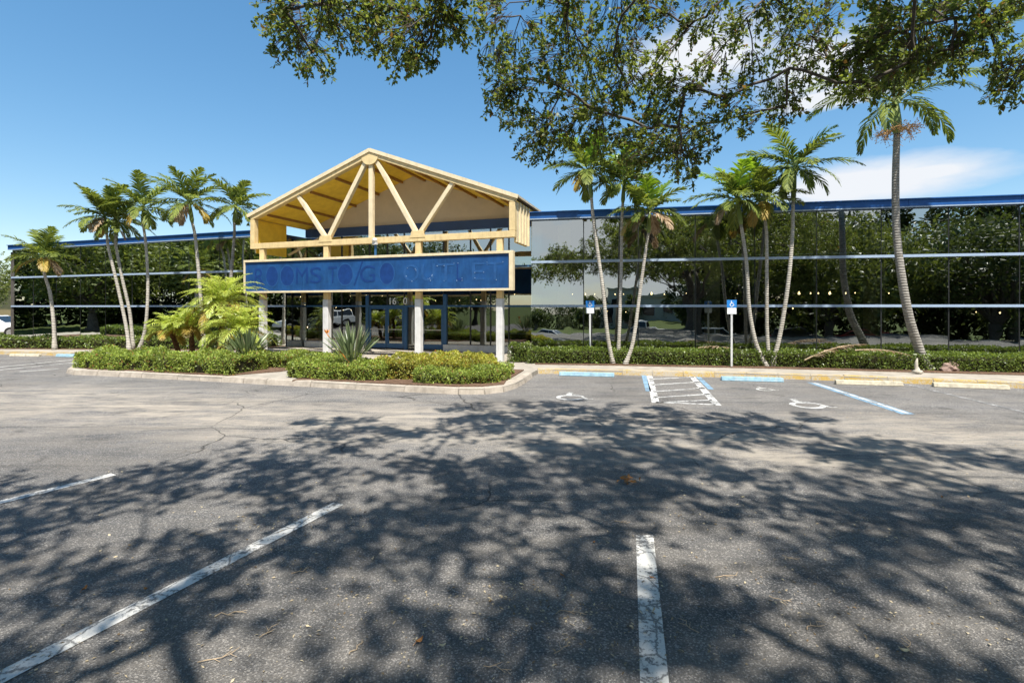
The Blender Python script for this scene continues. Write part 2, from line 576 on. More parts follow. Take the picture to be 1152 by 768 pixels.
M = {}
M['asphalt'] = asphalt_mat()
M['white_paint'] = paint_mat('worn_white_paint', (0.66, 0.64, 0.59), 0.42)
M['fresh_white_paint'] = paint_mat('white_paint', (0.62, 0.61, 0.58), 0.42)
M['faint_white_paint'] = paint_mat('faded_white_paint', (0.42, 0.41, 0.39), 0.62)
M['blue_paint'] = paint_mat('worn_blue_paint', (0.22, 0.37, 0.50), 0.40)
M['yellow_paint'] = paint_mat('worn_yellow_paint', (0.47, 0.31, 0.07), 0.52, (0.36, 0.32, 0.26))
M['stop_blue'] = simple_mat('blue_painted_concrete', (0.25, 0.40, 0.48), 0.8, 0.2, var=0.25, scale=9, bump=0.5, stain=((0.45, 0.44, 0.41), 0.75))
M['stop_cream'] = simple_mat('cream_painted_concrete', (0.50, 0.45, 0.34), 0.85, 0.2, var=0.25, scale=9, bump=0.5, stain=((0.20, 0.18, 0.15), 0.75))
M['concrete'] = simple_mat('pale_concrete', (0.33, 0.295, 0.245), 0.9, 0.2, var=0.26, scale=2.5, bump=0.5, bscale=40, stain=((0.22, 0.19, 0.15), 0.35))
M['kerb'] = simple_mat('kerb_concrete', (0.38, 0.33, 0.27), 0.9, 0.2, var=0.28, scale=4, bump=0.5, bscale=40, stain=((0.2, 0.17, 0.14), 0.5))
M['white_concrete'] = simple_mat('white_painted_concrete', (0.60, 0.59, 0.57), 0.8, 0.25, var=0.12, scale=4, bump=0.3, stain=((0.42, 0.39, 0.34), 0.5))
M['mulch'] = simple_mat('mulch', (0.125, 0.078, 0.052), 0.95, 0.1, var=0.6, scale=16, bump=1.0, bscale=45)
M['grass'] = simple_mat('grass', (0.075, 0.095, 0.03), 0.95, 0.1, var=0.45, scale=3, bump=0.8, bscale=30)
M['cream'] = simple_mat('cream_painted_timber', (0.67, 0.51, 0.26), 0.6, 0.3, var=0.14, scale=4, bump=0.3, bscale=30, stain=((0.40, 0.29, 0.14), 0.55))
M['cream_pale'] = simple_mat('pale_cream_boards', (0.72, 0.60, 0.39), 0.6, 0.3, var=0.12, scale=4, bump=0.2, stain=((0.42, 0.34, 0.2), 0.5))
M['gold'] = simple_mat('mustard_soffit_boards', (0.94, 0.60, 0.06), 0.65, 0.3, var=0.14, scale=3, bump=0.2, bscale=25)
M['brown'] = simple_mat('brown_soffit_beam', (0.36, 0.19, 0.05), 0.7, 0.3, var=0.2)
M['gable'] = simple_mat('beige_gable_boards', (0.62, 0.54, 0.42), 0.75, 0.25, var=0.06, scale=2)
M['roof'] = simple_mat('tan_roofing', (0.50, 0.43, 0.32), 0.85, 0.2, var=0.2)
M['coping'] = simple_mat('blue_metal_coping', (0.012, 0.085, 0.29), 0.45, 0.4, var=0.12, scale=1.5, bump=0.05, stain=((0.04, 0.14, 0.36), 0.5))
M['coping_shaded'] = simple_mat('shaded_blue_parapet_band', (0.022, 0.06, 0.17), 0.45, 0.5, var=0.12, scale=1.5, bump=0.05)  # coping blue with the shade under the canopy put into the colour
M['mullion'] = simple_mat('pale_blue_aluminium', (0.33, 0.42, 0.54), 0.5, 0.35, metal=0.0, var=0.08, bump=0.03)
M['post'] = simple_mat('grey_green_post', (0.36, 0.41, 0.34), 0.5, 0.4, var=0.15)
M['dark_post'] = simple_mat('dark_bronze_frame', (0.02, 0.021, 0.022), 0.4, 0.5, var=0.1, bump=0.02)
M['door_blue'] = simple_mat('blue_door_frame', (0.03, 0.11, 0.24), 0.4, 0.5, var=0.1, bump=0.03)
M['steel'] = simple_mat('brushed_steel', (0.55, 0.55, 0.55), 0.35, 0.5, metal=0.8, var=0.08, bump=0.03)
M['galv'] = simple_mat('galvanised_post', (0.62, 0.62, 0.60), 0.5, 0.4, metal=0.2, var=0.12, bump=0.1)
M['sign_panel'] = simple_mat('faded_blue_sign_face', (0.010, 0.060, 0.185), 0.5, 0.3, var=0.32, scale=1.8, bump=0.04, stain=((0.02, 0.10, 0.25), 0.6))
M['sign_ghost'] = simple_mat('unfaded_blue_letter_ghost', (0.007, 0.040, 0.165), 0.5, 0.3, var=0.2, scale=5, bump=0.05)
M['sign_ghost_pale'] = simple_mat('pale_blue_letter_ghost', (0.018, 0.080, 0.225), 0.5, 0.3, var=0.2, scale=5, bump=0.05)
M['sign_dot'] = simple_mat('pale_filled_screw_hole', (0.26, 0.36, 0.52), 0.7, 0.2, var=0.1)
M['num_white'] = simple_mat('white_numeral', (0.8, 0.8, 0.78), 0.5, 0.3, var=0.03, bump=0.02)
M['acc_blue'] = simple_mat('blue_sign_sheet', (0.02, 0.20, 0.56), 0.4, 0.5, var=0.05, bump=0.02)
M['acc_white'] = simple_mat('white_sign_sheet', (0.78, 0.79, 0.78), 0.4, 0.5, var=0.05, bump=0.02)
M['glass'] = glass_mat('solar_glass')
M['glass_door'] = glass_mat('door_glass', tint=(0.30, 0.33, 0.31), base=0.26)
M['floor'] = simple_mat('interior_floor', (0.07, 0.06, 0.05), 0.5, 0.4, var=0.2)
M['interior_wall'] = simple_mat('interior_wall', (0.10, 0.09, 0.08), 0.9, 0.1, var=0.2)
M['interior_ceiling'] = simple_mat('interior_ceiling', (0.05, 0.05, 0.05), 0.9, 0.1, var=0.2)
M['interior_column'] = simple_mat('interior_column', (0.62, 0.55, 0.34), 0.8, 0.2, var=0.1)
M['bulb'] = emit_mat('lit_bulb', (1.0, 0.72, 0.38), 5.0)
M['cord'] = simple_mat('black_cord', (0.02, 0.02, 0.02), 0.6)
M['bark'] = bark_mat('oak_bark', (0.045, 0.037, 0.03), (0.17, 0.145, 0.12))
M['twig'] = bark_mat('twig_bark', (0.05, 0.038, 0.028), (0.12, 0.095, 0.07))
M['palm_trunk'] = bark_mat('pale_palm_trunk', (0.30, 0.27, 0.22), (0.55, 0.51, 0.44), ring=4.5)
M['palm_trunk_grey'] = bark_mat('grey_palm_trunk', (0.17, 0.155, 0.135), (0.40, 0.37, 0.32), ring=4.0)
M['fibre'] = bark_mat('fibrous_trunk', (0.06, 0.03, 0.015), (0.22, 0.12, 0.06), ring=7.0)
M['shaft'] = simple_mat('green_crownshaft', (0.16, 0.22, 0.06), 0.4, 0.4, var=0.25, scale=5)
M['oak_leaf'] = leaf_mat('oak_leaf', (0.050, 0.075, 0.016), (0.175, 0.215, 0.045), 0.50, 0.42, 0.45, dry=(0.16, 0.10, 0.03))
M['tree_leaf'] = leaf_mat('tree_leaf', (0.032, 0.050, 0.013), (0.095, 0.125, 0.030), 0.30)
M['woods_leaf'] = leaf_mat('woods_leaf', (0.016, 0.026, 0.009), (0.055, 0.075, 0.020), 0.25, 0.6, 0.2)
M['tree_leaf_light'] = leaf_mat('light_tree_leaf', (0.06, 0.085, 0.018), (0.15, 0.18, 0.04), 0.35)
M['palm_leaf'] = leaf_mat('palm_leaflet', (0.050, 0.085, 0.018), (0.22, 0.26, 0.050), 0.36, 0.55, 0.3)
M['palm_leaf_bright'] = leaf_mat('young_palm_leaflet', (0.12, 0.22, 0.025), (0.25, 0.36, 0.05), 0.45, 0.35, 0.5)
M['palm_leaf_yellow'] = leaf_mat('yellowing_palm_leaflet', (0.24, 0.17, 0.03), (0.42, 0.32, 0.08), 0.35, 0.45, 0.4)
M['palm_leaf_dry'] = leaf_mat('dry_palm_leaflet', (0.20, 0.13, 0.07), (0.42, 0.32, 0.21), 0.25, 0.7, 0.2)
M['date_leaf'] = leaf_mat('date_palm_leaflet', (0.20, 0.27, 0.035), (0.50, 0.56, 0.14), 0.45, 0.35, 0.5)
M['hedge_leaf'] = leaf_mat('hedge_leaf', (0.045, 0.080, 0.015), (0.19, 0.25, 0.045), 0.32, 0.4, 0.5)
M['juniper_leaf'] = leaf_mat('ground_hedge_leaf', (0.085, 0.13, 0.022), (0.36, 0.44, 0.09), 0.36, 0.5, 0.4, dry=(0.30, 0.14, 0.05))
M['yellow_leaf'] = leaf_mat('yellow_hedge_leaf', (0.14, 0.17, 0.022), (0.46, 0.44, 0.08), 0.35, 0.5, 0.4, dry=(0.34, 0.12, 0.03))
M['hedge_core'] = simple_mat('hedge_twigs', (0.03, 0.028, 0.014), 0.95, 0.1, var=0.5, scale=20)
M['strelitzia'] = leaf_mat('grey_green_blade', (0.055, 0.085, 0.035), (0.22, 0.27, 0.13), 0.22, 0.4, 0.5, dry=(0.36, 0.31, 0.2))
M['flower'] = simple_mat('orange_flower', (0.60, 0.20, 0.03), 0.5, 0.3)
M['fruit'] = simple_mat('orange_palm_fruit', (0.56, 0.33, 0.14), 0.6, 0.3, var=0.35, scale=20)
M['rock'] = simple_mat('pinkish_rock', (0.30, 0.21, 0.17), 0.9, 0.2, var=0.3, scale=7, bump=0.8, bscale=18)
M['stub'] = simple_mat('pale_stub', (0.42, 0.38, 0.31), 0.85, 0.2, var=0.2, scale=12, bump=0.5)
M['dead_leaf'] = simple_mat('fallen_leaf', (0.36, 0.17, 0.06), 0.8, 0.2, var=0.4, scale=40)
M['dead_leaf_pale'] = simple_mat('bleached_fallen_leaf', (0.55, 0.47, 0.30), 0.8, 0.2, var=0.3, scale=40)
M['twig_pale'] = simple_mat('bleached_twig', (0.38, 0.29, 0.19), 0.85, 0.2, var=0.3, scale=30)
M['tan_wall'] = simple_mat('tan_stucco', (0.52, 0.38, 0.20), 0.9, 0.2, var=0.08)
M['beige_wall'] = simple_mat('beige_stucco', (0.50, 0.45, 0.36), 0.9, 0.2, var=0.08)
M['tyre'] = simple_mat('tyre_rubber', (0.02, 0.02, 0.02), 0.85, 0.2, var=0.2)
M['rim'] = simple_mat('alloy_rim', (0.5, 0.5, 0.5), 0.35, 0.5, metal=0.8)
M['car_glass'] = simple_mat('car_window', (0.015, 0.018, 0.02), 0.05, 0.6, var=0.05, bump=0)
M['lamp_red'] = simple_mat('tail_lamp', (0.4, 0.02, 0.02), 0.2, 0.5, var=0.05, bump=0)
M['lamp_clear'] = simple_mat('head_lamp', (0.7, 0.7, 0.7), 0.15, 0.6, var=0.05, bump=0)


# ---------------------------------------------------------------- ground
def dip(y):
    """the land behind the tree row lies lower"""
    t = min(max((-y - 6.8) / 4.5, 0), 1)
    return -1.3 * t * t * (3 - 2 * t)


def sheet(name, xs, ys, off, mat):
    mb = MB()
    nx = len(xs)
    for y in ys:
        for x in xs:
            mb.v.append((x, y, dip(y) + off))
    for j in range(len(ys) - 1):
        for i in range(nx - 1):
            a = j * nx + i
            mb.f.append((a, a + 1, a + nx + 1, a + nx))
            mb.mi.append(0)
    return tag(mb.build(name, mat, recalc=False), kind='structure')


sheet('ground', [-900, -100, -42, 42, 100, 900], [-900, -100, -40, -12, -11.5, -11, -10.5, -10, -9.5, -9, -8.5, -8, -7.5, -7, -6.5, 0, 40, 100, 900], -0.05, M['grass'])
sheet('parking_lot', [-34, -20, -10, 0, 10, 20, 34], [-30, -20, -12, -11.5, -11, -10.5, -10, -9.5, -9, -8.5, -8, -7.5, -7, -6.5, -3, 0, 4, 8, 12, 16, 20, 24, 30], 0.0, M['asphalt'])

KT = 0.13   # kerb height
left_kerb = [Vector((-34, 22.2, 0)), G(0, 398.6), G(60, 400), G(80, 400.5)]
island_left = [Vector((-14.9, 19.2, 0)), Vector((-14.2, 16.2, 0))]
island_front = [G(76, 419.5), G(84, 421.5), G(110, 422.3), G(160, 424.8), G(200, 427), G(250, 429.5), G(300, 432.4), G(350, 435), G(400, 437.8),
                G(455, 440.6), G(516, 443.3), G(545, 443.2), G(566, 440.8), G(580, 436.5), G(590, 430.5), G(598, 424.5), G(605, 420.2)]
right_kerb = [G(622, 420.2), G(700, 421.6), G(840, 424.8), G(950, 428.3), G(1050, 432.3), G(1152, 436.8), Vector((20, 10.6, 0)), Vector((30, 8.6, 0))]
outline = left_kerb + island_left + island_front + right_kerb + [Vector((32, 28, 0)), Vector((-34, 44, 0))]
mb = MB()
mb.prism([(p.x, p.y) for p in outline], -0.06, KT - 0.004)
tag(mb.build('sidewalk', M['concrete']), kind='structure')


def kerb_strip(name, pts, mat, w=0.16, joints=0.0):
    """a kerb of short stones butted along a line"""
    mb = MB()
    pts = [Vector((p[0], p[1])) for p in pts]
    d = 0
    segs = []
    for a, b in zip(pts[:-1], pts[1:]):
        L = (b - a).length
        n = max(1, round(L / 0.9)) if joints else 1
        for i in range(n):
            segs.append((a + (b - a) * (i / n), a + (b - a) * ((i + 1) / n)))
    for a, b in segs:
        t = (b - a).normalized()
        s = Vector((-t.y, t.x))
        g = t * joints
        j = random.uniform(-0.008, 0.008) if joints else 0
        h = KT + 0.012 + (random.uniform(-0.008, 0.008) if joints else 0)
        o = s * (-0.02 + j)
        q = s * (w + j)
        a2, b2 = a + g, b - g
        prof = [(a2 + o - s * 0.02, -0.05), (a2 + o + s * 0.02, h - 0.03), (a2 + o + s * 0.05, h), (a2 + q, h), (a2 + q, -0.05)]
        prof2 = [(p + (b2 - a2), z) for p, z in prof]
        vs = [(p.x, p.y, z) for p, z in prof] + [(p.x, p.y, z) for p, z in prof2]
        fs = [(0, 1, 2, 3, 4), (9, 8, 7, 6, 5)] + [(i, (i + 1) % 5, (i + 1) % 5 + 5, i + 5) for i in range(5)]
        mb.add(vs, fs)
    return tag(mb.build(name, mat), kind='structure')


kerb_strip('kerb', island_left[::1] + island_front[:-1], M['kerb'], joints=0.012)
kerb_strip('kerb', [island_front[-1]] + right_kerb, M['yellow_paint'], 0.15, joints=0.007)
kerb_strip('kerb', left_kerb, M['yellow_paint'], 0.15, joints=0.007)


def flat(name, poly, z0, z1, mat, kind='structure'):
    mb = MB()
    mb.prism([(p[0], p[1]) for p in poly], z0, z1)
    return tag(mb.build(name, mat), kind=kind)


# planting beds (mulch) of the island and under the hedges
def lerp(a, b, t):
    return a + (b - a) * t


isl = [Vector((p.x, p.y)) for p in island_front]
inner = [p + Vector((0.02 if i > 2 else 0.25, 0.22)) for i, p in enumerate(isl)]
bed_a = [inner[0], *inner[1:6], Vector((inner[5].x + 1.0, inner[5].y + 0.9)), Vector((-5.9, 16.2)), Vector((-8.2, 18.6)), Vector((-14.4, 20.4)), Vector((-14.3, 17.0))]
flat('planting_bed', bed_a, 0.0, KT + 0.022, M['mulch'])
bed_b = [inner[7] + Vector((-0.55, -0.08)), *inner[7:13], Vector((-0.15, 12.6)), Vector((0.1, 13.6)), Vector((0.35, 14.7)), Vector((-1.5, 15.2)), Vector((-5.2, 15.9))]
flat('planting_bed', bed_b, 0.0, KT + 0.022, M['mulch'])


def glass_y(x):
    return 18.65 - 0.19 * x


hedge_front = [(0.55, 16.45), (3.2, 16.2), (8.0, 15.45), (14.4, 14.0), (22.0, 12.4)]
bed_c = [(0.75, 16.2), (3.2, 15.9), (8.0, 15.1), (14.4, 13.55), (22.0, 11.9), (24, 13.9), (0.9, 18.3)]
flat('planting_bed', bed_c, 0.0, KT + 0.02, M['mulch'])
bed_d = [(-31, 23.2), (-22.6, 22.1), (-16, 21.6), (-11.4, 21.4), (-11.6, 22.5), (-30, 28.5)]
flat('planting_bed', bed_d, 0.0, KT + 0.016, M['mulch'])


# painted markings: sheets 5 mm above the asphalt
def mark(quads, mat, z=0.005, name='road_marking'):
    mb = MB()
    for q in quads:
        ps = [G(*p, 0.0) for p in q]
        mb.add([(p.x, p.y, z) for p in ps], [tuple(range(len(ps)))])
    return tag(mb.build(name, mat, recalc=False), kind='structure')


def strip(p0, p1, width, z=0.005):
    a, b = G(*p0), G(*p1)
    t = (b - a).normalized()
    s = Vector((-t.y, t.x, 0)) * width / 2
    return [(a + s), (b + s), (b - s), (a - s)]


def line(segs, mat, z=0.005):
    mb = MB()
    for p0, p1, w in segs:
        q = strip(p0, p1, w)
        mb.add([(p.x, p.y, z) for p in q][::-1], [(0, 1, 2, 3)])
    return tag(mb.build('road_marking', mat, recalc=False), kind='structure')


line([((128, 533.5), (-40, 575), 0.125)], M['white_paint'])
line([((381, 566.5), (-40, 783), 0.135)], M['white_paint'])
mark([[(715.5, 602), (735, 602), (756, 800), (721, 800)]], M['white_paint'])
# access aisle between the two accessible stalls
line([((730.5, 421.8), (737.5, 453.2), 0.16), ((778.5, 423.6), (807, 456), 0.16),
      ((731, 426.5), (781, 424.3), 0.10), ((733, 433.0), (787, 429.6), 0.10), ((735, 440.6), (793, 436.2), 0.10),
      ((736.5, 447.2), (799, 443.2), 0.10), ((738, 452.4), (805, 455.2), 0.10), ((737.5, 453), (801, 450), 0.08)], M['fresh_white_paint'])
line([((724.2, 421.8), (729.5, 440), 0.13), ((785.5, 424), (800, 438), 0.13)], M['blue_paint'])
line([((913, 430.2), (1022, 466), 0.24)], M['blue_paint'])
line([((914.5, 430.4), (1021, 465.2), 0.085)], M['fresh_white_paint'], 0.009)
line([((1017, 431.4), (1220, 480), 0.11)], M['faint_white_paint'])
line([((-60, 419), (84, 404.4), 0.12), ((-60, 422), (86, 407.8), 0.12), ((22, 418), (66, 415), 0.12)], M['white_paint'])


def wheelchair(c, size, ang, mat, z=0.005):
    """the accessible-parking symbol painted flat; c on the ground, the figure's top away from the viewer"""
    mb = MB()

    def T(p):
        x, y = p[0] * size, p[1] * size
        return (c.x + x * math.cos(ang) - y * math.sin(ang), c.y + x * math.sin(ang) + y * math.cos(ang), z)

    for poly in symbol_polys():
        mb.add([T(p) for p in poly], [tuple(range(len(poly)))])
    return tag(mb.build('road_marking', mat, recalc=False), kind='structure')


def symbol_polys():
    """wheelchair figure in a 1 x 1 square as flat, non-overlapping polygons"""
    out = []
    out.append([(-0.08 + 0.075 * math.cos(a * math.pi / 6), 0.42 + 0.075 * math.sin(a * math.pi / 6)) for a in range(12)])
    out.append([(-0.16, 0.33), (-0.13, 0.03), (-0.02, 0.03), (-0.035, 0.33)])           # torso
    out.append([(-0.036, 0.235), (-0.033, 0.165), (0.15, 0.165), (0.15, 0.235)])       # arm
    out.append([(-0.02, 0.10), (-0.02, 0.03), (0.26, 0.03), (0.22, 0.10)])             # thigh
    out.append([(0.235, 0.028), (0.18, 0.028), (0.29, -0.30), (0.36, -0.27)])          # shin
    out.append([(0.335, -0.292), (0.312, -0.305), (0.46, -0.26), (0.45, -0.20)])
    n = 16
    for i in range(n):
        a0 = math.radians(110 + 240 * i / n)
        a1 = math.radians(110 + 240 * (i + 1) / n)
        cx, cy = -0.04, -0.16
        out.append([(cx + r * math.cos(a), cy + r * math.sin(a)) for r, a in ((0.31, a0), (0.31, a1), (0.205, a1), (0.205, a0))][::-1])
    return out


wheelchair(G(644, 445.8), 1.0, -0.19, M['fresh_white_paint'])
wheelchair(G(907, 454.2), 1.05, -0.19, M['fresh_white_paint'])
wheelchair(G(860, 437.4), 0.62, -0.19, M['white_paint'])

# ---------------------------------------------------------------- the building
bld = thing('store_building', (0, 20, KT), 'long glass fronted store building with blue roof edge and yellow gabled entrance canopy', 'building')
E = Vector((-0.9496, 0.3134, 0))       # along the canopy front, towards the left wing
N = Vector((0.3134, 0.9496, 0))        # into the building
A0 = Vector((0.06, 17.0, 0))


def C(a, d, z):
    """canopy coordinates: a along the front from its right end, d inward, z up"""
    return A0 + E * a + N * d + Vector((0, 0, z))


Z1, Z2, ZC, ZT = 2.03, 3.65, 5.24, 5.45   # rails, underside and top of the coping
D_ENTRY = 3.2
# plan corners
R0 = Vector((0.70, glass_y(0.70), 0))
R1 = Vector((25.0, glass_y(25.0), 0))
ER = C(-0.14, D_ENTRY, 0)
EL = C(11.3, D_ENTRY, 0)
D_LEFT = 1.87
L0 = C(11.36, D_LEFT, 0)
L1 = Vector((-28.4, 18.99 + 0.33 * 28.4, 0))
BL = L1 + N * 13
BR = R1 + Vector((0.1867, 0.9824, 0)) * 13
plan = [R1, R0, ER, EL, L0, L1, BL, BR]


def xy(p):
    return (p.x, p.y)


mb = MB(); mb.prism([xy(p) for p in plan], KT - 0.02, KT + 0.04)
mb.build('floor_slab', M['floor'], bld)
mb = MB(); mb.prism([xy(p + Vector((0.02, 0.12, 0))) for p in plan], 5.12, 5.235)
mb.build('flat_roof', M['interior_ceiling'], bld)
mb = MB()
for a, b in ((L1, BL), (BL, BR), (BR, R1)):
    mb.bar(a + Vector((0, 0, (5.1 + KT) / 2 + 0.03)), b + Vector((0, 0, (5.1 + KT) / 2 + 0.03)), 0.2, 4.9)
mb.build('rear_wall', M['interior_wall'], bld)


def facade(p0, p1, step, parent, first=0.0, post_mat=None, rows=((KT + 0.05, Z1 - 0.04), (Z1 + 0.04, Z2 - 0.04), (Z2 + 0.04, ZC - 0.01)), gm='glass', posts=True, sills=True):
    """a curtain wall: separate panes, pale rails and posts behind the joints"""
    t = (p1 - p0)
    L = t.length
    t.normalize()
    nin = Vector((-t.y, t.x, 0))
    if nin.dot(Vector((0.2, 1, 0))) < 0:
        nin = -nin
    cuts = [0.0]
    x = first if first > 0.05 else step
    while x < L - 0.3:
        cuts.append(x)
        x += step
    cuts.append(L)
    for i, (a, b) in enumerate(zip(cuts[:-1], cuts[1:])):
        for z0, z1 in rows:
            # every pane sits a hair differently in its frame
            k = 0.011
            off = [random.uniform(-k, k) for _ in range(3)]
            off.append(off[0] - off[1] + off[2])
            pts = [p0 + t * (a + 0.012) + Vector((0, 0, z0)), p0 + t * (b - 0.012) + Vector((0, 0, z0)),
                   p0 + t * (b - 0.012) + Vector((0, 0, z1)), p0 + t * (a + 0.012) + Vector((0, 0, z1))]
            pts = [p + nin * (0.03 + o) for p, o in zip(pts, off)]
            mb = MB()
            mb.add(pts, [(0, 1, 2, 3)])
            mb.build('window', M[gm], parent, recalc=False)
    rails = MB()
    for z in (Z1, Z2):
        if any(abs(r[1] - z) < 0.1 for r in rows):
            rails.bar(p0 + Vector((0, 0, z)), p1 + Vector((0, 0, z)), 0.09, 0.085)
    rails.build('mullion_rail', M['mullion'], parent)
    if posts:
        pm = MB()
        for x in cuts[1:-1]:
            pm.bar(p0 + t * x + nin * 0.12 + Vector((0, 0, KT)), p0 + t * x + nin * 0.12 + Vector((0, 0, 5.1)), 0.10, 0.07, up=nin)
        pm.build('mullion_post', post_mat or M['post'], parent)
    seam = MB()
    for x in cuts[1:-1]:
        seam.bar(p0 + t * x + nin * 0.035 + Vector((0, 0, KT)), p0 + t * x + nin * 0.035 + Vector((0, 0, ZC - 0.01)), 0.032, 0.014, up=nin)
    seam.build('glazing_seam', M['dark_post'], parent)


facade(R0, R1, 1.934, bld)
facade(L0, L1, 1.934, bld)
# low block wall and side returns
rt = MB()
rt.bar(R0 + Vector((-0.05, 0.02, KT)), R0 + Vector((-0.05, 0.02, ZC)), 0.10, 0.10)
rt.bar(L1 + Vector((-0.06, 0, KT)), L1 + Vector((-0.06, 0, ZT - 0.02)), 0.16, 0.16)
rt.build('corner_post', M['dark_post'], bld)
for p, q in ((R0 + N * 0.16, ER - N * 0.05), (L0 + N * 0.10, EL - N * 0.05)):
    mb = MB()
    mb.add([p + Vector((0, 0, KT)), q + Vector((0, 0, KT)), q + Vector((0, 0, ZC - 0.02)), p + Vector((0, 0, ZC - 0.02))], [(0, 1, 2, 3)])
    mb.build('window', M['glass'], bld, recalc=False)

# blue coping along the roof edge
for a, b in ((R0 + Vector((-0.12, 0.02, 0)), R1), (L0, L1 + Vector((-0.1, 0.03, 0)))):
    mb = MB()
    t = (b - a).normalized()
    out = Vector((t.y, -t.x, 0))
    if out.y > 0:
        out = -out
    za, zb = ZC, ZT
    n = max(1, int((b - a).length / 3.0))
    for i in range(n):
        p = a + (b - a) * (i / n) + t * 0.004
        q = a + (b - a) * ((i + 1) / n) - t * 0.004
        mb.bar(p + out * 0.05 + Vector((0, 0, (za + zb) / 2)), q + out * 0.05 + Vector((0, 0, (za + zb) / 2)), 0.16, zb - za)
        mb.bar(p + out * 0.075 + Vector((0, 0, zb + 0.017)), q + out * 0.075 + Vector((0, 0, zb + 0.017)), 0.23, 0.03)
    mb.build('coping', M['coping'], bld)
    mb = MB()
    mb.bar(a + out * 0.10 + Vector((0, 0, za - 0.022)), b + out * 0.10 + Vector((0, 0, za - 0.022)), 0.06, 0.035)
    mb.build('coping_trim', M['mullion'], bld)

# entrance wall under the canopy
e_cuts = [-0.14, 1.25, 2.05, 2.95, 4.2, 5.22, 6.10, 6.95, 7.87, 9.35, 10.35, 11.3]
doors = {(4.2, 5.22), (6.10, 6.95), (6.95, 7.87)}
SILL = 0.40
for a, b in zip(e_cuts[:-1], e_cuts[1:]):
    spans = [(Z1 + 0.04, Z2 - 0.04), (Z2 + 0.04, ZC - 0.01)]
    if (a, b) not in doors:
        low = KT + 0.06 if 5.0 < a < 6.2 else SILL + 0.02
        spans.append((low, Z1 - 0.04))
    for z0, z1 in spans:
        k = 0.004
        off = [random.uniform(-k, k) for _ in range(3)]
        off.append(off[0] - off[1] + off[2])
        pts = [C(a + 0.02, D_ENTRY + off[0], z0), C(b - 0.02, D_ENTRY + off[1], z0), C(b - 0.02, D_ENTRY + off[2], z1), C(a + 0.02, D_ENTRY + off[3], z1)]
        mb = MB(); mb.add(pts, [(0, 1, 2, 3)])
        mb.build('window', M['glass_door' if z1 < Z1 else 'glass'], bld, recalc=False)
fr = MB()
for a in e_cuts[1:-1]:
    fr.bar(C(a, D_ENTRY - 0.01, KT), C(a, D_ENTRY - 0.01, ZC - 0.01), 0.045, 0.06, up=N)
fr.build('mullion_post', M['dark_post'], bld)
fr = MB()
fr.bar(C(-0.1, D_ENTRY - 0.012, Z1), C(11.28, D_ENTRY - 0.012, Z1), 0.10, 0.075)
fr.bar(C(-0.1, D_ENTRY - 0.012, Z2), C(11.28, D_ENTRY - 0.012, Z2), 0.10, 0.075)
fr.build('mullion_rail', M['door_blue'], bld)
for a, b in ((-0.1, 4.1), (8.0, 11.25)):
    sl = MB()
    p, q = C(a, D_ENTRY - 0.12, (KT + SILL) / 2), C(b, D_ENTRY - 0.12, (KT + SILL) / 2)
    sl.bar(p, q, 0.30, SILL - KT)
    sl.build('sill_wall', M['white_concrete'], bld, bevel=0.01)
for a, b in sorted(doors):
    dm = MB()
    z0, z1 = KT + 0.05, Z1 - 0.045
    s = 0.085
    d0, d1 = D_ENTRY - 0.05, D_ENTRY + 0.01
    for x0, x1, y0, y1 in ((a + 0.01, a + s, z0, z1), (b - s, b - 0.01, z0, z1), (a + s, b - s, z1 - s, z1), (a + s, b - s, z0, z0 + 0.2)):
        mid = C((x0 + x1) / 2, (d0 + d1) / 2, 0)
        vs = [C(x, d, z) for x in (x0, x1) for d in (d0, d1) for z in (y0, y1)]
        dm.add(vs, [(0, 1, 3, 2), (4, 6, 7, 5), (0, 4, 5, 1), (2, 3, 7, 6), (0, 2, 6, 4), (1, 5, 7, 3)])
    door = dm.build('door', M['door_blue'], bld)
    g = MB()
    g.add([C(a + s, D_ENTRY - 0.02, z0 + 0.2), C(b - s, D_ENTRY - 0.02, z0 + 0.2), C(b - s, D_ENTRY - 0.02, z1 - s), C(a + s, D_ENTRY - 0.02, z1 - s)], [(0, 1, 2, 3)])
    g.build('door_glass', M['glass_door'], door, recalc=False)
    h = MB()
    h.bar(C(a + s, D_ENTRY - 0.07, 1.0), C(b - s, D_ENTRY - 0.07, 1.0), 0.035, 0.035)
    side = b - 0.14 if (a, b) != (6.10, 6.95) else b - 0.12
    if (a, b) == (6.95, 7.87):
        side = a + 0.12
    h.bar(C(side, D_ENTRY - 0.11, 0.85), C(side, D_ENTRY - 0.11, 1.15), 0.03, 0.03, up=N)
    h.build('handle', M['steel'], door)
jm = MB()
for a in (4.2, 5.22, 6.10, 7.87):
    w = 0.16
    aa = a + (0.09 if a in (5.22, 7.87) else -0.09)
    jm.bar(C(aa, D_ENTRY - 0.035, KT), C(aa, D_ENTRY - 0.035, Z1 + 0.5 if a in (4.2, 7.87) else Z1), 0.15, 0.09, up=N)
jm.build('door_jamb', M['door_blue'], bld)

# parapet band and gable wall over the entrance
mb = MB()
mb.bar(C(-0.12, D_ENTRY - 0.06, 5.42), C(11.28, D_ENTRY - 0.06, 5.42), 0.16, 0.37)
mb.build('parapet_band', M['coping_shaded'], bld)
CC, HALF = 5.62, 5.70          # centre and half width of the canopy
Z_EAVE, Z_APEX = 5.74, 7.84    # top of the rafters


def roof_z(a):
    return Z_APEX - (Z_APEX - Z_EAVE) * abs(a - CC) / HALF


